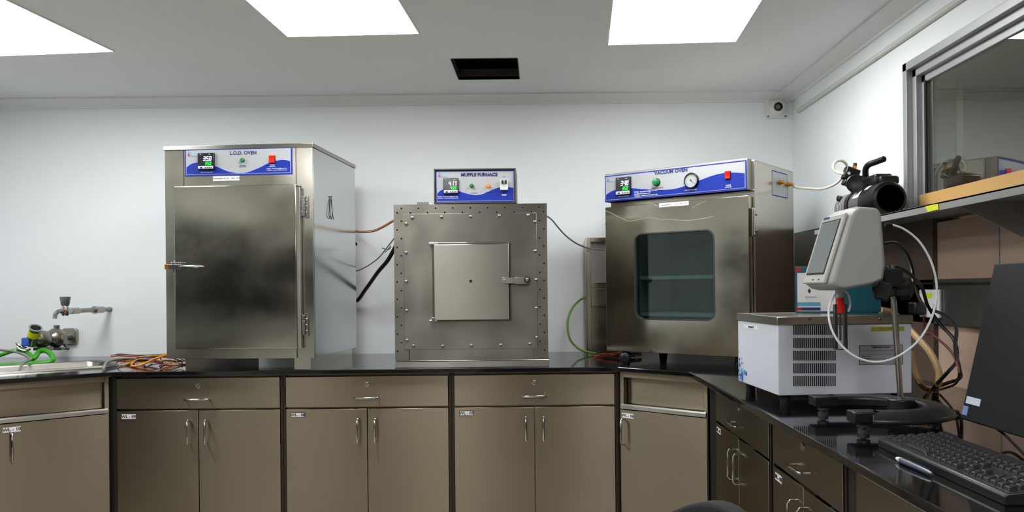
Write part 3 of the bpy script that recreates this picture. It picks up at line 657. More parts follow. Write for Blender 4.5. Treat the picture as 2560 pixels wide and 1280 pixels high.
for k in range(25):
    a = math.radians(225-270*k/24); ra, rb2 = rg*(.68 if k % 4 else .6), rg*.76; dx, dz = math.cos(a), math.sin(a); e = .0006
    m_.add([(c[0]+dx*ra-dz*e, -.0128, c[1]+dz*ra+dx*e), (c[0]+dx*rb2-dz*e, -.0128, c[1]+dz*rb2+dx*e), (c[0]+dx*rb2+dz*e, -.0128, c[1]+dz*rb2-dx*e), (c[0]+dx*ra+dz*e, -.0128, c[1]+dz*ra-dx*e)], [(0, 1, 2, 3)])
m_.build('dial', [FASC, INK], ga, smooth=False)
a = math.radians(-48); dx, dz = math.cos(a), math.sin(a); e = .0011
MB().add([(c[0]-dx*.008-dz*e*1.6, -.0135, c[1]-dz*.008+dx*e*1.6), (c[0]-dx*.008+dz*e*1.6, -.0135, c[1]-dz*.008-dx*e*1.6), (c[0]+dx*rg*.74, -.0135, c[1]+dz*rg*.74)], [(0, 1, 2)]).lathe((c[0], -.013, c[1]), (0, -1, 0), [(0, .003), (.001, .003)], n=12).build('needle', INK, ga, smooth=False)
c = F.at(1728, 475); lettering(fa, 'VACUUM GAUGE', .0075, c[0], c[1], -.0050, PAPER)
c = F.at(1821, 438); rocker(t_, c[0], c[1], -.003, .027, .034)
c = F.at(1822, 466); lettering(fa, 'MAINS\nSWITCH', .008, c[0], c[1], -.0050, PAPER)
c = F.at(1587, 486); lettering(fa, 'E-Mail : instruments@gmail.com\ninfo@instruments.com\nWebsite : www.instruments.com', .0092, c[0], c[1], -.0050, PAPER, align='LEFT')
c = F.at(1560, 491); lettering(fa, 'TEMP CONTROLLER', .0065, c[0], c[1], -.0050, PAPER)
# door with window
mb = MB(); slab_hole(mb, (0, VW+.003, zb, dtop), rrect(xw0, xw1, zw0, zw1, .035), 0, BY-.006)
dr = mb.build('door', STEEL_DOOR, t_, bev=.002)
MB().box(.02, VW-.01, BY-.006, BY, zb+.03, dtop-.01).build('seal', MATTE, t_) if False else None
rim_o, rim_i = rrect(xw0-.004, xw1+.004, zw0-.004, zw1+.004, .038), rrect(xw0+.002, xw1-.002, zw0+.002, zw1-.002, .034); n = len(rim_o)
vs = [(p[0], y, p[1]) for y in (-.002, .02) for lp in (rim_o, rim_i) for p in lp]
fs = [f for i in range(n) for j in [(i+1) % n] for f in ((i, j, n+j, n+i), (2*n+i, 3*n+i, 3*n+j, 2*n+j), (i, 2*n+i, 2*n+j, j), (n+i, n+j, 3*n+j, 3*n+i))]
MB().add(vs, fs).build('window_rim', mat('rubber_rim', '4a504d', .3, .6), dr)
MB().prism(rrect(xw0, xw1, zw0, zw1, .035), .012, .018).build('window_glass', TINT, dr, smooth=False)
# creased protective film across the top of the door
def crease(pts, r=.0013):
    MB().tube([(*(lambda q: (q[0], -.0006, q[1]))(F.at(a_, b_)),) for a_, b_ in pts], r, n=6).build('film_crease', mat('clear_film', 'b9b9b0', .25, .4), dr)
crease([(1514, 527), (1530, 534), (1550, 544), (1572, 553), (1600, 549), (1625, 544), (1655, 549), (1690, 550), (1725, 551), (1755, 547), (1785, 541)])
crease([(1620, 505), (1632, 509), (1643, 516)], .001); crease([(1730, 520), (1748, 510), (1765, 503)], .001)
a0, a1, b0, b1 = F.rect(1648, 505, 1722, 515); bb = (F.at(1648, 513)[1]+F.at(1722, 508)[1])/2; idlabel(t_, a0, a1, bb-.009, bb+.009, -.0005)
# hinge on the right side
c = F.loc(P(1884, 556, Y=3.31)); X = VW+.012
mb = MB(); mb.box(X, X+.004, -.004+.02, .05, c.z-.06, c.z+.06); mb.box(X+.004, X+.012, .020, .046, c.z-.055, c.z+.055)
for dz in (-.035, .035): mb.cyl((X+.012, .033, c.z+dz), (X+.017, .033, c.z+dz), .008)
mb.build('hinge', STEEL, t_, bev=.001)
# side plate with brass valves
def vs_side(px_, py_): # point on the oven's right side
    M = Matrix.Rotation(-F.a, 3, 'Z'); d = M @ ray(px_, py_); o_ = M @ (Vector((0, 0, EYE))-F.o); tt = (X-o_.x)/d.x; return o_+d*tt
pa, pb = vs_side(1930, 425), vs_side(1968, 497); pa2 = vs_side(1930, 488)
mb = MB(); mb.box(X, X+.001, pa.y, pb.y, pa2.z, pa.z); mb.mat(1); mb.box(X+.001, X+.0015, pa.y, pb.y, pa.z-.004, pa.z); mb.box(X+.001, X+.0015, pa.y, pb.y, pa2.z, pa2.z+.004); mb.box(X+.001, X+.0015, pa.y, pa.y+.002, pa2.z, pa.z)
mb.box(X+.001, X+.0016, pb.y-.002, pb.y, pa2.z, pa.z)
pl = mb.build('side_label', [mat('label_silver', 'b4b8bc', .4), BLUE], t_, smooth=False)
v1, v2 = vs_side(1943, 457), vs_side(1963, 462)
for i, v in enumerate((v1, v2)):
    mb = MB(); mb.cyl((X+.001, v.y, v.z), (X+.03, v.y, v.z), .007); mb.lathe((X+.010, v.y, v.z), (1, 0, 0), [(0, .012), (.008, .012)], n=6)
    mb.box(X+.03, X+.036, v.y-.018, v.y+.018, v.z-.006, v.z+.006); mb.cyl((X+.02, v.y, v.z), (X+.02, v.y+.03, v.z), .005); mb.build('brass_valve', BRASS, t_, bev=.0008)
mb = MB()
for xx in (.05, VW-.09):
    for yy in (.04, VD-.1): mb.cyl((xx+.02, yy+.02, 0), (xx+.02, yy+.02, zb+.012), .022, .016)
mb.build('foot', MATTE, t_)
vt = F.o+Matrix.Rotation(F.a, 3, 'Z') @ Vector((X+.02, v2.y+.03, v2.z))
VACT = vt
# leads poking out on the oven's left
mb = MB(); mb.tube([(-.002, .06, zt-.24), (-.02, .05, zt-.235), (-.035, .05, zt-.228)], .002, n=6); mb.tube([(-.002, .06, zt-.25), (-.02, .05, zt-.252), (-.03, .05, zt-.26)], .002, n=6); mb.build('wire_end', GREYW, t_)

# ------------------------------------------------------------------ steel socket column behind the vacuum oven
S = Fr(.24, 4.10, TOP, 0); a0, a1, b0, b1 = S.rect(1466, 594, 1530, 880)
t_ = thing('socket_column', 'narrow stainless steel service column against the back wall, left of the vacuum oven', 'service column', (.24+a0, 4.10, TOP))
H_ = b1; Wc = .15
mb = MB()
for a_ in ((0, .022, 0, H_), (Wc-.022, Wc, 0, H_), (.022, Wc-.022, H_-.022, H_), (.022, Wc-.022, H_-.265, H_-.235), (.022, Wc-.022, H_-.36, H_-.265)): mb.box(a_[0], a_[1], 0, .095, a_[2], a_[3])
mb.box(-.006, 0, .01, .095, 0, H_-.01); mb.box(.022, Wc-.022, .05, .09, 0, H_-.36)
mb.build('frame', STEEL, t_, bev=.0015)
MB().box(.022, Wc-.022, .055, .09, H_-.235, H_-.022).build('back_panel', mat('recess_panel', 'bfc0bd', .3, .5), t_)
MB().box(.022, Wc-.022, -.002, .0, H_-.245, H_-.24).build('lip', CHROME, t_)
MB().cyl((.07, .048, .12), (.07, .042, .12), .006).build('screw', CHROME, t_)

# ------------------------------------------------------------------ cables and hoses
def cable(name, pts, r, m_, label, cat='cable', group=None, sm=6):
    o_ = MB().tube(pts, r, sm=sm).build(name, m_); return tag(o_, label, cat, group)
bk = [P(884, 577, Y=4.15), P(905, 580, Y=4.12), P(935, 577, Y=4.0), P(960, 566, Y=3.9), P(984, 552, Y=3.75), P(1000, 548, Y=3.7)]
t_ = thing('sensor_lead', 'red and yellow sensor lead hanging between L.O.D. oven and furnace', 'cable', bk[2])
for k, (dz, mm) in enumerate(((.004, YELLOW), (-.003, REDW))):
    MB().tube([p+Vector((0, 0, dz))-Vector(bk[2]) for p in bk], .0030).build('wire', mm, t_)
wp = Vector((0, 0, 0))
cable('thin_lead', [P(860, 660, Y=4.17), P(887, 677, Y=4.17), P(915, 667, Y=4.05), P(945, 646, Y=3.95), P(965, 622, Y=3.9), P(990, 590, Y=3.8)], .0030, GREYW, 'thin grey lead looping above the thick black cable, left of the furnace')
cable('power_cable', [P(830, 640, Y=4.17), P(862, 718, Y=4.17), P(889, 752, Y=4.15), P(915, 722, Y=4.05), P(945, 680, Y=3.95), P(970, 650, Y=3.9), P(992, 610, Y=3.85)], .0105, BLACK, 'thick black power cable looping between L.O.D. oven and furnace')
o = MB().tube([P(955, 620, Y=4.0), P(970, 624, Y=3.98), P(978, 618, Y=3.96)], .002).tube([P(962, 632, Y=4.0), P(972, 621, Y=3.99), P(976, 614, Y=3.98)], .002).build('cable_tie', BLACK); tag(o, 'small black cable tie on the thin lead beside the furnace', 'cable tie')
cable('grey_lead', [P(1366, 540, Y=3.9), P(1380, 550, Y=3.92), P(1410, 585, Y=3.98), P(1440, 608, Y=4.02), P(1470, 620, Y=4.05), P(1495, 624, Y=4.0), P(1520, 624, Y=3.95)], .0042, GREYW, 'grey lead drooping from the furnace to the vacuum oven')
cable('earth_cable', [P(1468, 743, Y=4.12), P(1450, 750, Y=4.10), P(1430, 772, Y=4.06), P(1419, 806, Y=4.02), P(1424, 845, Y=4.0), P(1442, 868, Y=4.0), P(1462, 878, Y=3.98), P(1490, 884, Y=3.96)], .0055, YGREEN, 'stiff yellow-green earth cable curving out of the service column')
def tangle(cx, cy, n_, rx, ry, label, loc_name='wire_coil', cols=(YELLOW, MAROON, BLACK, REDW, GREYW), ang=0., zmax=.035, seedv=1):
    random.seed(seedv); t_ = thing(loc_name, label, 'wires', (cx, cy, TOP), ang)
    for k in range(n_):
        m_ = cols[k % len(cols)]; y = random.uniform(-ry, ry); a_ = random.uniform(.6, 1.)
        pts = [(-rx*a_, y*.6, .004+random.random()*.01), (-rx*.5, y+random.uniform(-.02, .02), .006+random.random()*zmax), (0, random.uniform(-ry, ry), .006+random.random()*zmax),
               (rx*.5, random.uniform(-ry, ry), .006+random.random()*zmax), (rx*a_, random.uniform(-ry, ry), .006+random.random()*.01)]
        if k % 3 == 0: pts += [(rx*a_*.9, random.uniform(-ry, ry), .02), (0, random.uniform(-ry, ry), .012+random.random()*zmax*.6), (-rx*.6, random.uniform(-ry, ry), .006)]
        MB().tube(pts, .0023, n=6).build('wire', m_, t_)
    return t_
c = P(375, 905, Z=TOP+.01); tangle(c.x, c.y, 7, .15, .09, 'large tangle of red, yellow and black wires between sink and L.O.D. oven', seedv=4)
c = P(437, 916, Z=TOP+.01); tangle(c.x, c.y, 5, .07, .045, 'smaller bunch of red and yellow wires beside the L.O.D. oven foot', seedv=9)
c = P(1542, 889, Z=TOP+.01); tangle(c.x, c.y, 9, .13, .05, 'tangle of red and yellow wires on the worktop under the vacuum oven', seedv=12, cols=(REDW, REDW, MAROON, BLACK, YELLOW), ang=-.2, zmax=.02)
c = P(1562, 897, Z=TOP+.02); o = MB().lathe((c.x, c.y, TOP+.024), (-.2, -1, 0), [(0, .022), (.004, .024), (.014, .024), (.018, .018), (.0182, .008), (.014, .007)]).build('round_plug', BLACK); tag(o, 'round black plug standing on the worktop under the vacuum oven', 'plug')
cable('grey_lead', [P(258, 925, Z=TOP+.006), P(268, 905, Z=TOP+.02), P(300, 898, Z=TOP+.02), P(335, 898, Z=TOP+.012)], .006, GREYW, 'short dark grey lead curving from the sink rim to the wire tangle')
c = P(262, 880, Z=TOP)
t_ = thing('wire_bundle', 'bundle of red wires with yellow tips lying along the back wall beside the sink', 'wires', (0, 0, 0))
for k, (mm, dy) in enumerate(((REDW, 0), (YELLOW, .5), (REDW, 1), (BLACK, 3.5))):
    MB().tube([P(278, 891-dy*.5, Z=TOP+.012), P(300, 889-dy, Z=TOP+.015), P(340, 892-dy, Z=TOP+.012), P(385, 891-dy, Z=TOP+.015), P(425, 885, Z=TOP+.03)], .0035).build('wire', mm, t_)
t_ = thing('wire_loop', 'folded loop of yellow and orange wires standing up from the tangle on the worktop', 'wires', (0, 0, 0))
for k, mm in enumerate((YELLOW, mat('orange_insulation', 'c05a1c', .4))):
    MB().tube([P(380, 890+k, Z=TOP+.02), P(350, 893+k, Z=TOP+.03), P(328, 912+k*2, Z=TOP+.006), P(350, 913+k, Z=TOP+.01), P(385, 897+k*2, Z=TOP+.03), P(420, 884+k*3, Z=TOP+.05)], .0035).build('wire', mm, t_)

# ------------------------------------------------------------------ taps and hoses over the sink
wl = P(275, 773, Y=YW); X0, Z0 = wl.x, wl.z
t_ = thing('wall_tap', 'chrome tap with grey ribbed knob on a steel pipe from the wall', 'tap', (X0, YW, Z0))
ye = -.40
mb = MB(); mb.cyl((0, 0, 0), (0, ye+.05, 0), .0115); mb.build('pipe', DULLCHROME, t_)
mb = MB()
for a_, b_, r in ((-.07, -.14, .017), (-.13, -.15, .02), (ye+.05, ye+.11, .016), (0, -.006, .014)): mb.cyl((0, a_, 0), (0, b_, 0), r, n=14)
mb.build('coupling', STEEL_PALE, t_, bev=.001)
mb = MB(); mb.cyl((0, ye+.06, 0), (0, ye, 0), .014); mb.lathe((0, ye+.005, -.022), (0, 0, 1), [(0, .012), (.01, .019), (.035, .019), (.05, .012)]); mb.tube([(-.005, ye, 0), (-.012, ye-.03, 0), (-.016, ye-.045, -.012), (-.018, ye-.05, -.032)], .0105)
mb.build('valve_body', CHROME, t_)
mb = MB(); mb.lathe((0, ye+.005, .026), (0, 0, 1), [(0, .014), (.006, .019), (.038, .024), (.044, .024), (.045, .02)], n=10); mb.build('knob', mat('knob_grey', '75767a', .3, .6), t_)
MB().lathe((.003, ye-.014, .006), (0, -1, 0), [(0, .007), (.002, .006)]).build('hot_mark', RED, t_)
wl = P(178, 841, Y=YW)
t_ = thing('gas_valve', 'dirty steel valve with a wall flange, blue and yellow tape, above the sink', 'valve', (wl.x, YW, wl.z))
MB().prism(rrect(-.042, .042, -.042, .045, .02, 4), -.022, 0).build('flange', STEEL_PALE, t_, bev=.003)
mb = MB(); mb.cyl((0, -.02, 0), (0, -.13, 0), .018); mb.lathe((0, -.09, 0), (-.1, -1, 0), [(0, .02), (.012, .045), (.03, .05), (.05, .05), (.07, .038), (.085, .02)], n=12)
mb.cyl((0, -.125, .04), (0, -.125, .066), .014); mb.lathe((-.01, -.18, 0), (-.2, -1, 0), [(0, .03), (.02, .042), (.05, .045), (.07, .036), (.09, .018)], n=10)
mb.cyl((.02, -.1, -.03), (.055, -.12, -.06), .007); mb.box(-.02, .045, -.16, -.12, -.062, -.048)
mb.box(-.05, .03, -.24, -.2, -.056, -.04)
mb.build('valve_body', DULLCHROME, t_, bev=.001)
a_ = Vector((-.03, -.28, -.005)); b_ = Vector((.01, -.31, .062))
d_ = (b_-a_).normalized()
mb = MB(); mb.cyl(a_-d_*.02, b_-d_*.012, .026, .022); mb.build('spout', DULLCHROME, t_)
mb = MB(); mb.cyl(a_+d_*.03, a_+d_*.062, .0255); mb.build('yellow_tape', YTAPE, t_)
mb = MB(); mb.lathe(b_-d_*.014, d_, [(0, .022), (.01, .031), (.014, .031), (.014, .023), (.002, .02)]); mb.mat(1); mb.lathe(b_-d_*.013, d_, [(0, .02), (.004, .02)]); mb.build('mouth', [CHROME, HOLE], t_)
mb = MB(); mb.box(-.065, -.028, -.31, -.27, -.03, .012); mb.build('blue_tape', mat('blue_tape', '2a55b8', .5), t_, bev=.006)
mb = MB(); mb.tube([(-.05, -.29, -.04), (-.065, -.3, -.034), (-.08, -.31, -.02), (-.088, -.31, -.008)], .006); mb.tube([(-.03, -.29, -.045), (-.05, -.3, -.052), (-.07, -.31, -.045), (-.082, -.31, -.03)], .005); mb.build('lever', CHROME, t_)
MB().box(.03, .042, -.15, -.135, -.006, .016).build('yellow_tag', YELLOW, t_)
cable('green_hose', [P(-60, 915, Y=3.75), P(0, 915, Y=3.75), P(60, 911, Y=3.8), P(110, 907, Y=3.83), P(131, 900, Y=3.86), P(128, 886, Y=3.9), P(112, 876, Y=3.93), P(97, 880, Y=3.93), P(88, 892, Y=3.9), P(70, 905, Y=3.88)], .013, GREENH, 'bright green hose looped over the sink rim', 'hose')
cable('green_hose', [P(-60, 905, Y=3.9), P(0, 888, Y=3.9), P(30, 878, Y=3.9), P(55, 876, Y=3.92), P(75, 886, Y=3.9), P(82, 900, Y=3.88)], .010, GREENH, 'second green hose arching behind the looped one at the photo edge', 'hose')
cable('grey_hose', [P(-30, 872, Y=3.75), P(0, 875, Y=3.75), P(40, 880, Y=3.72), P(65, 890, Y=3.7), P(76, 899, Y=3.65), P(58, 908, Y=3.6), P(48, 925, Y=3.55), P(42, 940, Y=3.5)], .0055, GREYW, 'thin grey hose crossing the green ones and dropping into the sink', 'hose')

# ------------------------------------------------------------------ wall dome camera
c = P(1941, 268, Y=YW-.01)
t_ = thing('security_camera', 'white dome security camera high in the back right corner', 'security camera', (c.x, YW, c.z))
MB().prism(rrect(-.058, .058, -.06, .054, .018), -.014, 0).build('base_plate', WHITE, t_, bev=.004)
MB().lathe((0, -.014, -.004), (0, -1, 0), [(0, .052), (.003, .052), (.004, .047), (.012, .045), (.022, .038), (.03, .026), (.032, .022)], n=32).build('dome', WHITE, t_)
MB().lathe((-.002, -.042, -.006), (.06, -1, -.03), [(0, .023), (.01, .023), (.012, .019), (.006, .018)], n=28).build('lens', BLACK, t_)
MB().lathe((-.002, -.046, -.006), (.06, -1, -.03), [(0, .017), (.002, .012), (.003, .006)], n=20).build('lens_glass', mat('lens_glass', '6a6a6e', .1), t_)
m_ = MB()
for sx_, sz in ((-1, -1), (1, -1), (-1, 1), (1, 1)): m_.cyl((.046*sx_, -.014, .046*sz-.003), (.046*sx_, -.017, .046*sz-.003), .004, n=10)
m_.build('screw', INK, t_)
MB().tube([(.05, -.02, -.03), (.075, -.02, -.05), (.088, -.03, -.066)], .004).build('pigtail', WHITE, t_)

# ------------------------------------------------------------------ vacuum pump on the shelf
PX_, PZ = 1.235, SH
t_ = thing('vacuum_pump', 'black rotary vacuum pump with a carrying handle on the window shelf', 'vacuum pump', (PX_, 2.76, PZ))
r = .064; zc = r+.006
mb = MB(); mb.lathe((0, 0, zc), (0, 1, 0), [(-.004, .02), (0, r*.86), (.004, r*.95), (.02, r), (.125, r), (.13, r*.9)], n=40); m1 = mb.build('fan_cowl', BLACK, t_)
mb = MB(); 
for k in range(5): mb.lathe((0, -.0045-.001, zc), (0, 1, 0), [(0, r*(.8-.14*k)), (.0012, r*(.8-.14*k)), (.0012, r*(.8-.14*k)-.003), (0, r*(.8-.14*k)-.003)], n=32)
mb.build('fan_grille', MATTE, m1)
mb = MB(); mb.lathe((0, .13, zc), (0, 1, 0), [(0, r*.9), (.1, r*.9), (.105, r*.8)], n=32); mb.build('motor_body', mat('pump_grey', '77797a', .35, .7), t_)
mb = MB(); mb.lathe((0, .235, zc), (0, 1, 0), [(0, r*.95), (.03, r*.95)], n=32); mb.mat(1)
for k in range(7): mb.lathe((0, .268+k*.016, zc), (0, 1, 0), [(0, r*.9), (.008, r*.9)], n=28); mb.lathe((0, .276+k*.016, zc), (0, 1, 0), [(0, r*.7), (.008, r*.7)], n=28)
mb.build('ribbed_end', [BLACK, ALU], t_)
MB().add([( -r*.905*math.sin(a), y, zc+r*.905*math.cos(a)) for y in (.145, .2) for a in [R(20+8*i) for i in range(7)]], [(i, i+1, 8+i, 7+i) for i in range(6)]).build('rating_label', PAPER, t_)
MB().add([( -r*1.01*math.sin(a), y, zc+r*1.01*math.cos(a)) for y in (.07, .1) for a in [R(30+5*i) for i in range(5)]], [(i, i+1, 6+i, 5+i) for i in range(4)]).build('rating_label', PAPER, t_)
mb = MB(); mb.box(-.03, .035, .05, .20, zc+r-.01, zc+r+.032); mb.box(-.02, .05, .0+.03, .15, zc+r-.01, zc+r+.022); mb.build('terminal_box', BLACK, t_, bev=.010, segs=3)
mb = MB(); mb.lathe((-.045, .19, zc+r+.012), (-.35, -1, 0), [(0, .032), (.02, .034), (.024, .030), (.022, .024)], n=28); mb.build('filter_cap', BLACK, t_)
hz = zc+r
qb = t_.location; L = lambda px_, py_, Y_: P(px_, py_, Y=Y_)-Vector(qb)
mb = MB(); mb.tube([L(2165, 445, 2.96), L(2164, 424, 2.95), L(2172, 412, 2.93), L(2190, 405, 2.90), L(2211, 397, 2.86)], .0115, n=12, sm=4); mb.box(-.05, -.01, .18, .22, hz-.01, hz+.025)
mb.build('carrying_handle', BLACK, t_, bev=.003)
qb = t_.location
def L(px_, py_, Y_): return P(px_, py_, Y=Y_)-Vector(qb)
c = L(2125, 440, 3.02)
M = Matrix.Translation(c) @ Matrix.Rotation(R(20), 4, 'Y')
mb = MB().box(-.026, .028, -.02, .02, -.018, .030, M).box(-.018, .024, -.018, .018, -.040, -.018, M); mb.build('solenoid', BLACK, t_, bev=.004)
MB().lathe(c+Vector((-.012, -.0205, .008)), (0, -1, 0), [(0, .006), (.001, .006)], n=16).build('white_dot', PAPER, t_)
MB().cyl(L(2138, 455, 3.0), L(2164, 440, 3.0), .009).build('inlet_pipe', BLACK, t_)
mb = MB(); mb.cyl(L(2138, 436, 3.03), L(2137, 418, 3.03), .006); mb.lathe(L(2137, 420, 3.03), (0, 0, 1), [(0, .008), (.008, .008), (.009, .006)], n=6); mb.tube([L(2134, 462, 3.03), L(2130, 474, 3.03), L(2134, 482, 3.03), L(2142, 486, 3.0)], .0075); mb.build('brass_fitting', BRASS, t_)
MB().cyl(L(2137, 418, 3.03), L(2138, 408, 3.03), .007).build('dark_cap', DARKSTEEL, t_)
mb = MB(); mb.lathe(L(2112, 498, 3.1), (-1, -.2, .1), [(0, .006), (.012, .006), (.014, .011), (.03, .012), (.032, .009)], n=14); mb.build('drain_knob', BLACK, t_)
mb = MB()
for xx in (-.04, .028):
    for yy in (.04, .2): mb.box(xx, xx+.014, yy, yy+.05, 0, .03)
mb.build('foot', BLACK, t_, bev=.002)
cable('vacuum_tube', [VACT, P(1990, 468, Y=3.62), P(2020, 471, Y=3.5), P(2055, 472, Y=3.35), P(2088, 460, Y=3.2), P(2110, 438, Y=3.12), P(2117, 415, Y=3.08), P(2106, 402, Y=3.06), P(2090, 404, Y=3.05), P(2083, 418, Y=3.04), P(2092, 430, Y=3.03), P(2110, 434, Y=3.0)], .0058, TUBEC, 'clear vacuum tubing looping from the vacuum oven to the pump', 'tube')

# ------------------------------------------------------------------ chiller on the right worktop
H = Fr(.668, 2.205, TOP, 0); K = Fr(.668, 2.205, TOP, 3.5)
t_ = thing('circulating_chiller', 'white circulating chiller with steel lid and vent slots on the right worktop', 'chiller', K.o, K.a)
x1 = K.at(2279, 900)[0]; CW = x1; zl = K.at(1990, 813)[1]; ztp = K.at(2100, 790)[1]; zb = K.at(1950, 989)[1]; CD = .36
MB().box(0, CW, 0, CD, zb, zl+.004).build('cabinet', ENAMEL, t_, bev=.002)
MB().box(-.004, CW+.004, -.004, CD+.004, zl, ztp).build('lid', STEEL, t_, bev=.002)
mb = MB()
for i in range(2):
    for a_ in (2023, 2199): c = K.at(a_, 798 if i == 0 else 798); mb.cyl((c[0], -.004, c[1]), (c[0], -.007, c[1]), .0035, n=12)
mb.build('screw', CHROME, t_)
mb = MB()
for (py0, py1) in ((813, 837), (845, 870), (877, 901), (908, 933), (940, 965)):
    for k in range(21):
        a0, a1, b0, b1 = K.rect(1983+k*5.15, py0, 1985.8+k*5.15, py1); mb.box(a0, a1, -.0012, 0, b0, b1)
mb.build('vent_slots', HOLE, t_, smooth=False)
a0, a1, b0, b1 = K.rect(2177, 817, 2260, 827); o = MB().box(a0, a1, -.001, 0, b0, b1).build('yellow_label', mat('faded_yellow', 'a8a63a', .5), t_); lettering(o, 'FILL WATER', .009, (a0+a1)/2, (b0+b1)/2, -.0015, mat('olive_ink', '77772c', .6))
a0, a1, b0, b1 = K.rect(2147, 863, 2257, 910); mb = MB().box(a0, a1, -.0008, 0, b0, b1); mb.mat(1)
for e in ((a0, a1, b1-.0015, b1), (a0, a1, b0, b0+.0015), (a0, a0+.0015, b0, b1), (a1-.0015, a1, b0, b1)): mb.box(e[0], e[1], -.0012, 0, e[2], e[3])
for k in (.28, .5, .7): mb.box(a0, a1, -.0011, 0, b0+(b1-b0)*k, b0+(b1-b0)*k+.0007)
o = mb.build('data_label', [mat('label_lilac', 'a9a8b4', .5), INK], t_, smooth=False)
lettering(o, 'Calibration Status', .0075, (a0+a1)/2, b1-.006, -.0015, INK); lettering(o, 'Done on :\nDue on :\nSign :', .0065, a0+.008, b0+.017, -.0015, INK, align='LEFT')
# left side (faces -X): label and blue splash
mb = MB()
def cs(px_, py_):
    M_ = Matrix.Rotation(-K.a, 3, 'Z'); d = M_ @ ray(px_, py_); o_ = M_ @ (Vector((0, 0, EYE))-K.o); tt = (0-o_.x)/d.x; return o_+d*tt
p0, p1 = cs(1860, 810), cs(1898, 825)
o = MB().box(-.001, 0, p1.y, p0.y, p1.z, p1.z+.012).build('identity_label', PAPER, t_)
me = lettering(o, 'Instrument ID', .009, 0, 0, 0, INK)
me.location = (-.0015, (p0.y+p1.y)/2, p1.z+.006); me.rotation_euler = (0, 0, -PI/2)
random.seed(3); mb = MB()
for k in range(46):
    yy = CD-.004-abs(random.gauss(0, .035)); zz = zb+.004+abs(random.gauss(0, .035)); s = random.uniform(.002, .009)
    if yy < CD-.085: continue
    yy = min(yy, CD-s-.002); zz = max(zz, zb+s+.002)
    mb.mat(k % 3); mb.add([(-.0006-.00001*k, yy+s*math.cos(a)*random.uniform(.6, 1), zz+s*math.sin(a)*random.uniform(.7, 1.3)) for a in [2*PI*i/7 for i in range(7)]], [tuple(range(7))])
mb.build('blue_splash', [mat('sky_blue_ink', '3a8fd0', .5), mat('pale_blue_ink', '9cc6ea', .5), BLUE], t_, smooth=False)
mb = MB()
for xx in (.03, CW-.03):
    for yy in (.03, CD-.03): mb.cyl((xx, yy, 0), (xx, yy, zb), .014, .016)
mb.build('foot', MATTE, t_)
CHT = TOP+ztp
# carton on the chiller
B = P(2094, 775, Y=2.45); zc_ = CHT
t_ = thing('reagent_carton', 'white and teal cardboard carton standing on the chiller lid', 'carton', (B.x, B.y, zc_), R(-20))
Wf = .125; Wd = .10; top = P(2000, 667, Y=2.5).z-zc_
# white face to the left of corner, teal face to the right
bx = MB(); bx.box(-Wf, 0, 0, .09, 0, top); bx.build('box', TEAL, t_, bev=.001)
t2 = MB().box(-Wf+.006, -.001, -.001, 0, .006, top-.02); t2.mat(1); t2.box(-Wf+.006, -.03-.02, -.0016, 0, .022, .034); t2.mat(2); t2.box(-Wf+.006, -.05, -.0016, 0, .008, .018); t2.mat(3); t2.box(-Wf+.004, -Wf+.018, -.0018, 0, .008, .018); t2.box(-Wf+.002, -Wf+.016, -.0016, 0, top-.016, top-.002)
lb = t2.build('printed_face', [PAPER, CYAN, NAVY, RED], t_, smooth=False)
MB().prism([(-.088, .07), (-.083, .078), (-.078, .07), (-.083, .062)], -.0016, -.001).build('emblem', INK, lb)
lettering(lb, 'REAGENT', .008, -.078, .05, -.0015, mat('grey_ink', '8a93a0', .6))
t_ = thing('teal_carton', 'dark teal carton standing on the chiller lid behind the viscometer stand', 'carton', (B.x+.028, B.y+.015, zc_), R(0))
MB().box(0, .115, 0, .075, 0, top*.8).build('box', TEAL, t_, bev=.001)
MB().box(.02, .026, -.001, 0, .008, .012).box(.09, .096, -.001, 0, .008, .012).build('rivet', BRASS, t_)

# ------------------------------------------------------------------ viscometer
RB = Vector((.895, 1.95, TOP))
t_ = thing('viscometer', 'grey benchtop viscometer head with screen on a rod and black base', 'viscometer', RB)
def VL(px_, py_, **k): return P(px_, py_, **k)-RB
# base: C-shaped foot opening towards the aisle
mb = MB(); n = 22; cxx, cyy = -.09, -.03; ro_, ri_ = .168, .118; vs = []; fs = []
A0, A1 = R(-110), R(110)
for i in range(n+1):
    a_ = A0+(A1-A0)*i/n; ca, sa = math.cos(a_), math.sin(a_)
    ring = [(ro_+.022, .026), (ro_+.022, .036), (ro_-.004, .052), (ri_+.006, .052), (ri_, .046), (ri_, .026)]
    vs += [(cxx+ca*r_*1., cyy+sa*r_*.95, z) for r_, z in ring]
for i in range(n):
    for k in range(6): fs.append((i*6+k, i*6+(k+1) % 6, (i+1)*6+(k+1) % 6, (i+1)*6+k))
fs += [tuple(range(6)), tuple(range(n*6, n*6+6))]
mb.add(vs, fs)
ftp = []
for s_ in (-1, 1):       # straight arm tips
    a_ = A0 if s_ < 0 else A1; bx_, by_ = cxx+math.cos(a_)*.143, cyy+math.sin(a_)*.143*.95
    ftp.append((bx_, by_))
    mb.box(bx_-.05, bx_+.012, by_-.024, by_+.024, .026, .052)
mb.cyl((0, 0, .026), (0, 0, .056), .032)
mb.build('base', mat('base_black', '121317', .4, bump=.05, bscale=200), t_, bev=.003)
for (bx_, by_) in ftp+[(.085, -.03)]:
    MB().cyl((bx_-.02, by_, 0), (bx_-.02, by_, .009), .013).cyl((bx_-.02, by_, .009), (bx_-.02, by_, .027), .006).cyl((bx_-.02, by_, .015), (bx_-.02, by_, .022), .015, n=14).build('levelling_foot', mat('foot_metal', '55555a', .4, .7), t_)
rt = VL(2228, 662, Y=1.95)
mb = MB().cyl((0, 0, .04), rt, .0072); mb.build('rod', CHROME, t_)
c = VL(2232, 688, Y=1.95)
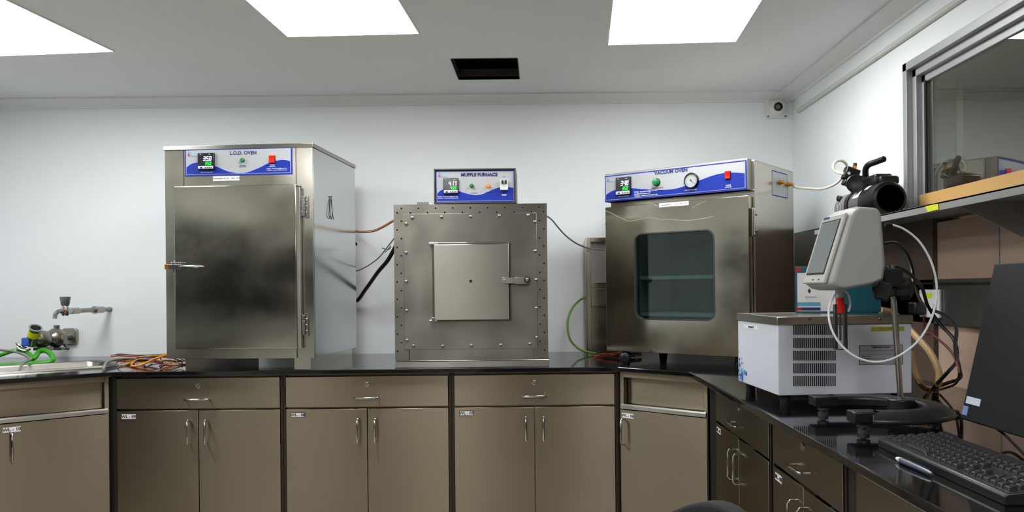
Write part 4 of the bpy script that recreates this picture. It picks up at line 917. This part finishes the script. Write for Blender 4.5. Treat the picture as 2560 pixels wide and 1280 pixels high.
mb = MB().box(c.x-.03, c.x+.016, c.y-.022, c.y+.022, c.z-.03, c.z+.016); cl = mb.build('clamp', MATTE, t_, bev=.003)
def star(mb_, p, ax, r_, h_):
    p = Vector(p); d = Vector(ax).normalized(); u = d.orthogonal().normalized(); w_ = d.cross(u); N = 40; vv = []
    for hh, k in ((0, .8), (.15*h_, 1), (.85*h_, 1), (h_, .8)):
        vv += [p+d*hh+(u*math.cos(2*PI*i/N)+w_*math.sin(2*PI*i/N))*r_*k*(1+.14*math.cos(6*2*PI*i/N)) for i in range(N)]
    mb_.add(vv, [(j*N+i, j*N+(i+1) % N, (j+1)*N+(i+1) % N, (j+1)*N+i) for j in range(3) for i in range(N)]+[tuple(range(N)), tuple(range(3*N, 4*N))])
mb = MB(); k1 = VL(2207, 728, Y=1.93); star(mb, k1+Vector((0, .0, 0)), (-.35, -1, 0), .024, .03); k2 = VL(2246, 722, Y=1.95); star(mb, k2, (.7, -.7, 0), .025, .03)
mb.cyl(k1, c, .008); mb.cyl(k2, c, .008); mb.box(k1.x-.01, k2.x+.002, -.015, .018, k1.z-.01, c.z); mb.build('clamp_knob', MATTE, t_)
# head: side profile extruded along Y with bevelled edges
xf, xb_, zb_, zt_ = .678-RB.x, .812-RB.x, EYE-.001-RB.z, EYE+.186-RB.z
pr = [(xf+.012, zb_-.006), (xf+.03, zb_-.010), (xb_-.03, zb_+.001), (xb_-.002, zb_+.012), (xb_+.004, zb_+.05), (xb_-.006, zt_-.012), (xb_-.016, zt_), (xf+.075, zt_+.003), (xf+.058, zt_-.006), (xf+.05, zt_-.022), (xf+.004, zb_+.022), (xf, zb_+.004)]
yn, yf = 1.845-RB.y, 2.03-RB.y
N = len(pr); cxp = sum(p[0] for p in pr)/N; czp = sum(p[1] for p in pr)/N; vs = []
for y_, k in ((yn, .84), (yn+.012, .97), (yn+.03, 1.), (yf-.03, 1.), (yf-.012, .97), (yf, .86)):
    vs += [(cxp+.004+(p[0]-cxp)*k, y_, czp+(p[1]-czp)*(k if k > .9 else .93)) for p in pr]
fs = [(j*N+i, j*N+(i+1) % N, (j+1)*N+(i+1) % N, (j+1)*N+i) for j in range(5) for i in range(N)]+[tuple(range(N)), tuple(range(5*N, 6*N))]
hd = MB().add(vs, fs).build('head', GREYPL, t_, bev=.004, segs=3)
# front bezel + screen on the sloping face
f0 = Vector((xf+.004, 0, zb_+.022)); f1 = Vector((xf+.05, 0, zt_-.022)); up = (f1-f0).normalized(); nm = Vector((-up.z, 0, up.x))
def slab(name, y0_, y1_, s0, s1, d0, d1, m_, parent, bev=.003):
    vv = [f0+up*s+nm*d+Vector((0, y_, 0)) for s in (s0, s1) for d in (d0, d1) for y_ in (y0_, y1_)]
    return MB().add(vv, [(0, 1, 3, 2), (4, 6, 7, 5), (0, 4, 5, 1), (2, 3, 7, 6), (0, 2, 6, 4), (1, 5, 7, 3)]).build(name, m_, parent, bev=bev)
LN = (f1-f0).length
bz = slab('bezel', yn+.018, yf-.016, -.016, LN+.010, -.004, .004, PALEPL, hd)
slab('screen_surround', yn+.033, yf-.030, .006, LN-.004, .004, .0052, MATTE, bz, .0005)
slab('screen', yn+.036, yf-.034, .010, LN-.008, .0052, .006, LCD, bz, .0003)
slab('button', yn+.05, yn+.062, -.008, -.006, .004, .005, INK, bz, 0); slab('button', yn+.09, yn+.102, -.008, -.006, .004, .005, INK, bz, 0)
sl = slab('maker_plate', yf-.07, yf-.03, LN+.002, LN+.008, .004, .0046, NAVY, bz, 0)
# spindle guard
gx, gy, gz = VL(2100, 730, Y=1.93)
mb = MB().cyl((gx, gy, zb_+.004), (gx, gy, gz-.014), .011); mb.cyl((gx, gy, zb_+.004), (gx, gy, zb_-.004), .026); mb.mat(0); mb.build('spindle_neck', mat('clear_neck', 'aeb2b2', .2, .3), t_)
MB().cyl((gx, gy, gz-.014), (gx, gy, gz-.052), .0105).build('red_collar', RED, t_)
mb = MB(); z0_ = VL(2100, 872, Y=1.93).z
for dx in (-.012, .012): mb.box(gx+dx-.0045, gx+dx+.0045, gy-.004, gy+.004, z0_, gz-.03)
mb.box(gx-.016, gx+.016, gy-.003, gy+.003, z0_-.003, z0_); mb.cyl((gx, gy, gz-.05), (gx, gy, z0_+.02), .0025); mb.build('guard_leg', mat('guard_steel', '6f6f70', .3, 1), t_, bev=.001)
# probe lead of the viscometer
MB().tube([VL(2213, 562, Y=1.97), VL(2230, 562, Y=1.97)], .0045).build('plug', BLACK, t_)
cable('probe_lead', [P(2228, 561, Y=1.97), P(2262, 574, Y=1.96), P(2300, 606, Y=1.95), P(2330, 660, Y=1.93), P(2342, 720, Y=1.92), P(2334, 780, Y=1.9), P(2305, 840, Y=1.88), P(2260, 882, Y=1.87), P(2205, 904, Y=1.86), P(2150, 897, Y=1.86), P(2105, 865, Y=1.87), P(2078, 820, Y=1.88), P(2072, 775, Y=1.9), P(2085, 740, Y=1.91), P(2104, 725, Y=1.92), P(2120, 735, Y=1.93), P(2126, 760, Y=1.94), P(2122, 778, Y=1.95)], .0027, PAPER, 'white probe lead hanging in a wide loop from the viscometer')
cable('black_lead', [P(2210, 610, Y=2.0), P(2240, 608, Y=2.02), P(2265, 630, Y=2.08), P(2280, 670, Y=2.15), P(2285, 710, Y=2.2), P(2300, 750, Y=2.4), P(2312, 765, Y=2.55)], .005, BLACK, 'black lead from the back of the viscometer to the wall socket')
cable('black_lead', [P(2215, 672, Y=2.0), P(2245, 670, Y=2.02), P(2280, 690, Y=2.1), P(2305, 720, Y=2.2), P(2320, 765, Y=2.3), P(2350, 810, Y=2.3), P(2385, 850, Y=2.25), P(2392, 900, Y=2.2), P(2365, 935, Y=2.1), P(2330, 975, Z=TOP+.01), P(2318, 1020, Z=TOP+.008)], .005, BLACK, 'longer black lead drooping past the socket down to the worktop')
cable('black_lead', [P(2330, 775, Y=2.5), P(2365, 790, Y=2.4), P(2390, 820, Y=2.3), P(2388, 870, Y=2.2), P(2398, 920, Y=2.12), P(2400, 945, Y=2.35), P(2362, 960, Y=2.38), P(2330, 975, Z=TOP+.01), P(2316, 1015, Z=TOP+.02), P(2350, 1032, Z=TOP+.008), P(2395, 1030, Z=TOP+.008)], .0052, BLACK, 'black power lead looping behind the monitor on the worktop')
cable('black_lead', [P(2310, 790, Y=2.5), P(2312, 830, Y=2.5), P(2330, 836, Y=2.45), P(2365, 865, Y=2.3), P(2385, 890, Y=2.2), P(2398, 930, Y=2.05), P(2388, 960, Y=2.3), P(2350, 974, Z=TOP+.008)], .0035, MAROON, 'thin dark red lead hanging below the wall socket')
cable('drain_hose', [P(2200, 775, Y=2.62), P(2230, 782, Y=2.66), P(2255, 805, Y=2.66), P(2290, 842, Y=2.6), P(2325, 882, Y=2.5), P(2345, 925, Y=2.4), P(2346, 960, Y=2.3)], .011, TAN, 'tan rubber hose running down behind the chiller to the worktop', 'hose')
cable('drain_hose', [P(2279, 880, Y=2.45), P(2284, 918, Y=2.42), P(2298, 955, Y=2.36), P(2318, 972, Z=TOP+.012), P(2345, 972, Z=TOP+.012)], .009, TAN, 'shorter tan hose curling on the worktop right of the chiller', 'hose')
# socket plate and plug
p0, p1 = P(2303, 723, X=XR+.002), P(2354, 796, X=XR+.002); p2 = P(2354, 724, X=XR+.002)
t_ = thing('wall_socket', 'white wall socket plate with yellow tag on the steel rail', 'socket', (XR+.004, p1.y, p1.z))
hh = p2.z-p1.z; ww = p0.y-p1.y
MB().box(-.01, 0, 0, ww, 0, hh).build('face_plate', WHITE, t_, bev=.003)
MB().box(-.0108, -.01, ww*.35, ww*.78, hh-.03, hh-.012).build('yellow_label', YTAPE, t_)
MB().box(-.013, -.01, ww*.12, ww*.28, hh*.3, hh*.5).build('rocker', PALEPL, t_, bev=.001)
MB().box(-.05, -.01, ww*.62, ww*1.02, hh*.1, hh*.55).build('power_plug', BLACK, t_, bev=.006)

# ------------------------------------------------------------------ monitor, keyboard, pen
t_ = thing('monitor', 'black flat monitor leaning back at the right edge, switched off', 'monitor', (.885, 1.42, TOP), 0)
tl = R(13); M = Matrix.Translation((0, 0, .055)) @ Matrix.Rotation(tl, 4, 'Y')
mb = MB().box(0, .018, -.27, .235, 0, .335, M); mb.box(.018, .04, -.18, .15, .05, .26, M); mb.build('housing', BLACK, t_, bev=.003)
MB().box(-.0012, 0, -.268, .233, .002, .333, M).build('screen', SCREEN, t_, bev=.0005)
mb = MB(); mb.box(-.0022, -.0012, .175, .226, .035, .050, M); mb.mat(1); mb.box(-.0022, -.0012, .213, .231, .010, .029, M); mb.build('sticker', [mat('white_sticker', 'cfd9e6', .5), mat('blue_sticker', '7d8fc0', .5)], t_, smooth=False)
mb = MB(); mb.box(.03, .055, -.05, .02, .006, .2); mb.build('neck', BLACK, t_, bev=.004)
mb = MB(); mb.tube([(.04, -.01, .006), (-.01, -.06, .006), (-.05, -.14, .006)], .006, sm=2); mb.tube([(.04, -.01, .006), (-.02, .03, .006), (-.06, .08, .006)], .006, sm=2); mb.box(.02, .07, -.04, .02, 0, .014); mb.build('stand', MATTE, t_)
cable('monitor_lead', [P(2495, 1075, Z=TOP+.03), P(2510, 1085, Z=TOP+.02), P(2535, 1110, Z=TOP+.01), P(2575, 1150, Z=TOP+.006)], .003, BLACK, 'thin black lead under the front edge of the monitor')
kx, ky = .705, 1.645; KL, KW_ = .45, .145
t_ = thing('keyboard', 'dark grey computer keyboard lying in front of the monitor', 'keyboard', (kx, ky, TOP), R(-90))
# local x runs from the far end towards the camera, local y towards the wall
MB().prism([(0, 0), (KW_, 0), (KW_, .026), (KW_-.01, .028), (.004, .018), (0, .014)], 0, KL, Matrix(((0, 1, 0, 0), (1, 0, 0, 0), (0, 0, 1, 0), (0, 0, 0, 1)))).build('case', mat('keyboard_case', '171b1d', .38), t_, bev=.002)
km = MB().add([(-.0085, -.0085, 0), (.0085, -.0085, 0), (.0085, .0085, 0), (-.0085, .0085, 0), (-.006, -.0055, .007), (.006, -.0055, .007), (.006, .0065, .008), (-.006, .0065, .008)], [(0, 3, 2, 1), (4, 5, 6, 7), (0, 1, 5, 4), (1, 2, 6, 5), (2, 3, 7, 6), (3, 0, 4, 7)])
k0 = None; sl_ = math.atan2(.010, KW_)
cnt = 0
for row in range(6):
    yy = .022+row*.0205+(.004 if row == 5 else 0); xx = .016+(.004 if row % 2 else 0)
    while xx < KL-.012 and cnt < 100:
        wide = 1.
        if row == 0 and abs(xx-.092) < .012: wide = 6.0
        if row == 0 and wide == 1. and .03 < xx < .08: wide = 1.25
        cw = .0192*wide; cxk = xx+cw/2-.0096
        if not (.290 < cxk < .300 or .352 < cxk < .362 or (row in (1, 2) and .30 < cxk < .352 and not (row == 1 and abs(cxk-.326) < .012))):
            if k0 is None: k0 = km.build('key', KEY, t_, bev=.0008); k = k0
            else: k = k0.copy(); COL.objects.link(k); k.parent = t_
            k.location = (cxk, yy, .0165+yy*math.tan(sl_)); k.scale = (wide if wide == 1 else wide*1.07, 1, 1); k.rotation_euler.x = sl_; cnt += 1
        xx += cw
pa, pb = P(2240, 1145, Z=TOP+.006), P(2330, 1184, Z=TOP+.006)
t_ = thing('pen', 'silver-grey ballpoint pen lying on the worktop in front of the keyboard', 'pen', pa)
d = (pb-pa); dn = d.normalized(); Ld = d.length
MB().lathe((0, 0, 0), dn, [(.018, .0052), (.05, .0058), (Ld*.7, .005), (Ld*.95, .0035), (Ld, .002)], n=16).build('barrel', mat('pen_grey', '6d7484', .3, .4), t_)
MB().lathe((0, 0, 0), dn, [(-.001, .001), (.006, .0038), (.018, .0055), (.019, .0053)], n=16).build('tip', PAPER, t_)
MB().box(Ld*.45, Ld*.95, -.0012, .0012, .0048, .0062, Matrix.Rotation(math.atan2(dn.y, dn.x), 4, 'Z')).build('clip', CHROME, t_)

# ------------------------------------------------------------------ office chair just entering the frame
cp = P(1835, 1254, Y=1.75)
t_ = thing('office_chair', 'black office chair, only its rounded backrest top shows at the bottom edge', 'chair', (cp.x, cp.y, 0), R(118))
top = cp.z
o_ = MB()
N, Mh = 14, 10; vs = []
for j in range(Mh+1):
    for i in range(N+1):
        u = -1+2*i/N; v = j/Mh; hw = .20; z_ = .50+(top-.50)*v*(1-.30*u*u*v)
        vs.append((u*hw*(1-.12*v), .05*u*u+.02*math.sin(v*3), z_))
n1 = len(vs); vs += [(a_, b_+.045, c_) for a_, b_, c_ in vs]; S1 = N+1; fs = []
for j in range(Mh):
    for i in range(N): q = j*S1+i; fs += [(q, q+1, q+S1+1, q+S1), (n1+q, n1+q+S1, n1+q+S1+1, n1+q+1)]
for i in range(N): fs += [(i, n1+i, n1+i+1, i+1), (Mh*S1+i, Mh*S1+i+1, n1+Mh*S1+i+1, n1+Mh*S1+i)]
for j in range(Mh): fs += [(j*S1, (j+1)*S1, n1+(j+1)*S1, n1+j*S1), (j*S1+N, n1+j*S1+N, n1+(j+1)*S1+N, (j+1)*S1+N)]
FAB = mat('black_chair_fabric', '14161b', .8, bump=.1, bscale=300)
o_.add(vs, fs).build('backrest', FAB, t_, bev=.015, segs=3)
MB().prism(rrect(-.23, .23, -.22, .22, .08), 0, .07, Matrix.Translation((0, .26, .50)) @ Matrix.Rotation(PI/2, 4, 'X')).build('seat', FAB, t_, bev=.02)
MB().box(-.03, .03, -.02, .1, .38, .62).build('back_bracket', BLACK, t_, bev=.005)
MB().cyl((0, .26, .08), (0, .26, .43), .025).build('gas_column', BLACK, t_)
for k in range(5):
    a_ = 2*PI*k/5+.3; dx, dy = math.cos(a_), math.sin(a_)
    MB().tube([(0, .26, .10), (dx*.15, .26+dy*.15, .095), (dx*.27, .26+dy*.27, .07)], .016).build('leg', BLACK, t_)
    MB().cyl((dx*.27-dy*.012, .26+dy*.27+dx*.012, .028), (dx*.27+dy*.012, .26+dy*.27-dx*.012, .028), .028).build('castor', BLACK, t_)

# small rawl plug and screw holes in the wall
for i, (a_, b_, lb) in enumerate(((890, 608, 'small black wall plug beside the L.O.D. oven'), (1432, 660, None))):
    if lb: c = P(a_, b_, Y=YW); o = MB().cyl((c.x, YW, c.z), (c.x+.004, YW-.012, c.z-.008), .006, n=12).build('wall_plug', MATTE); tag(o, lb, 'wall plug')
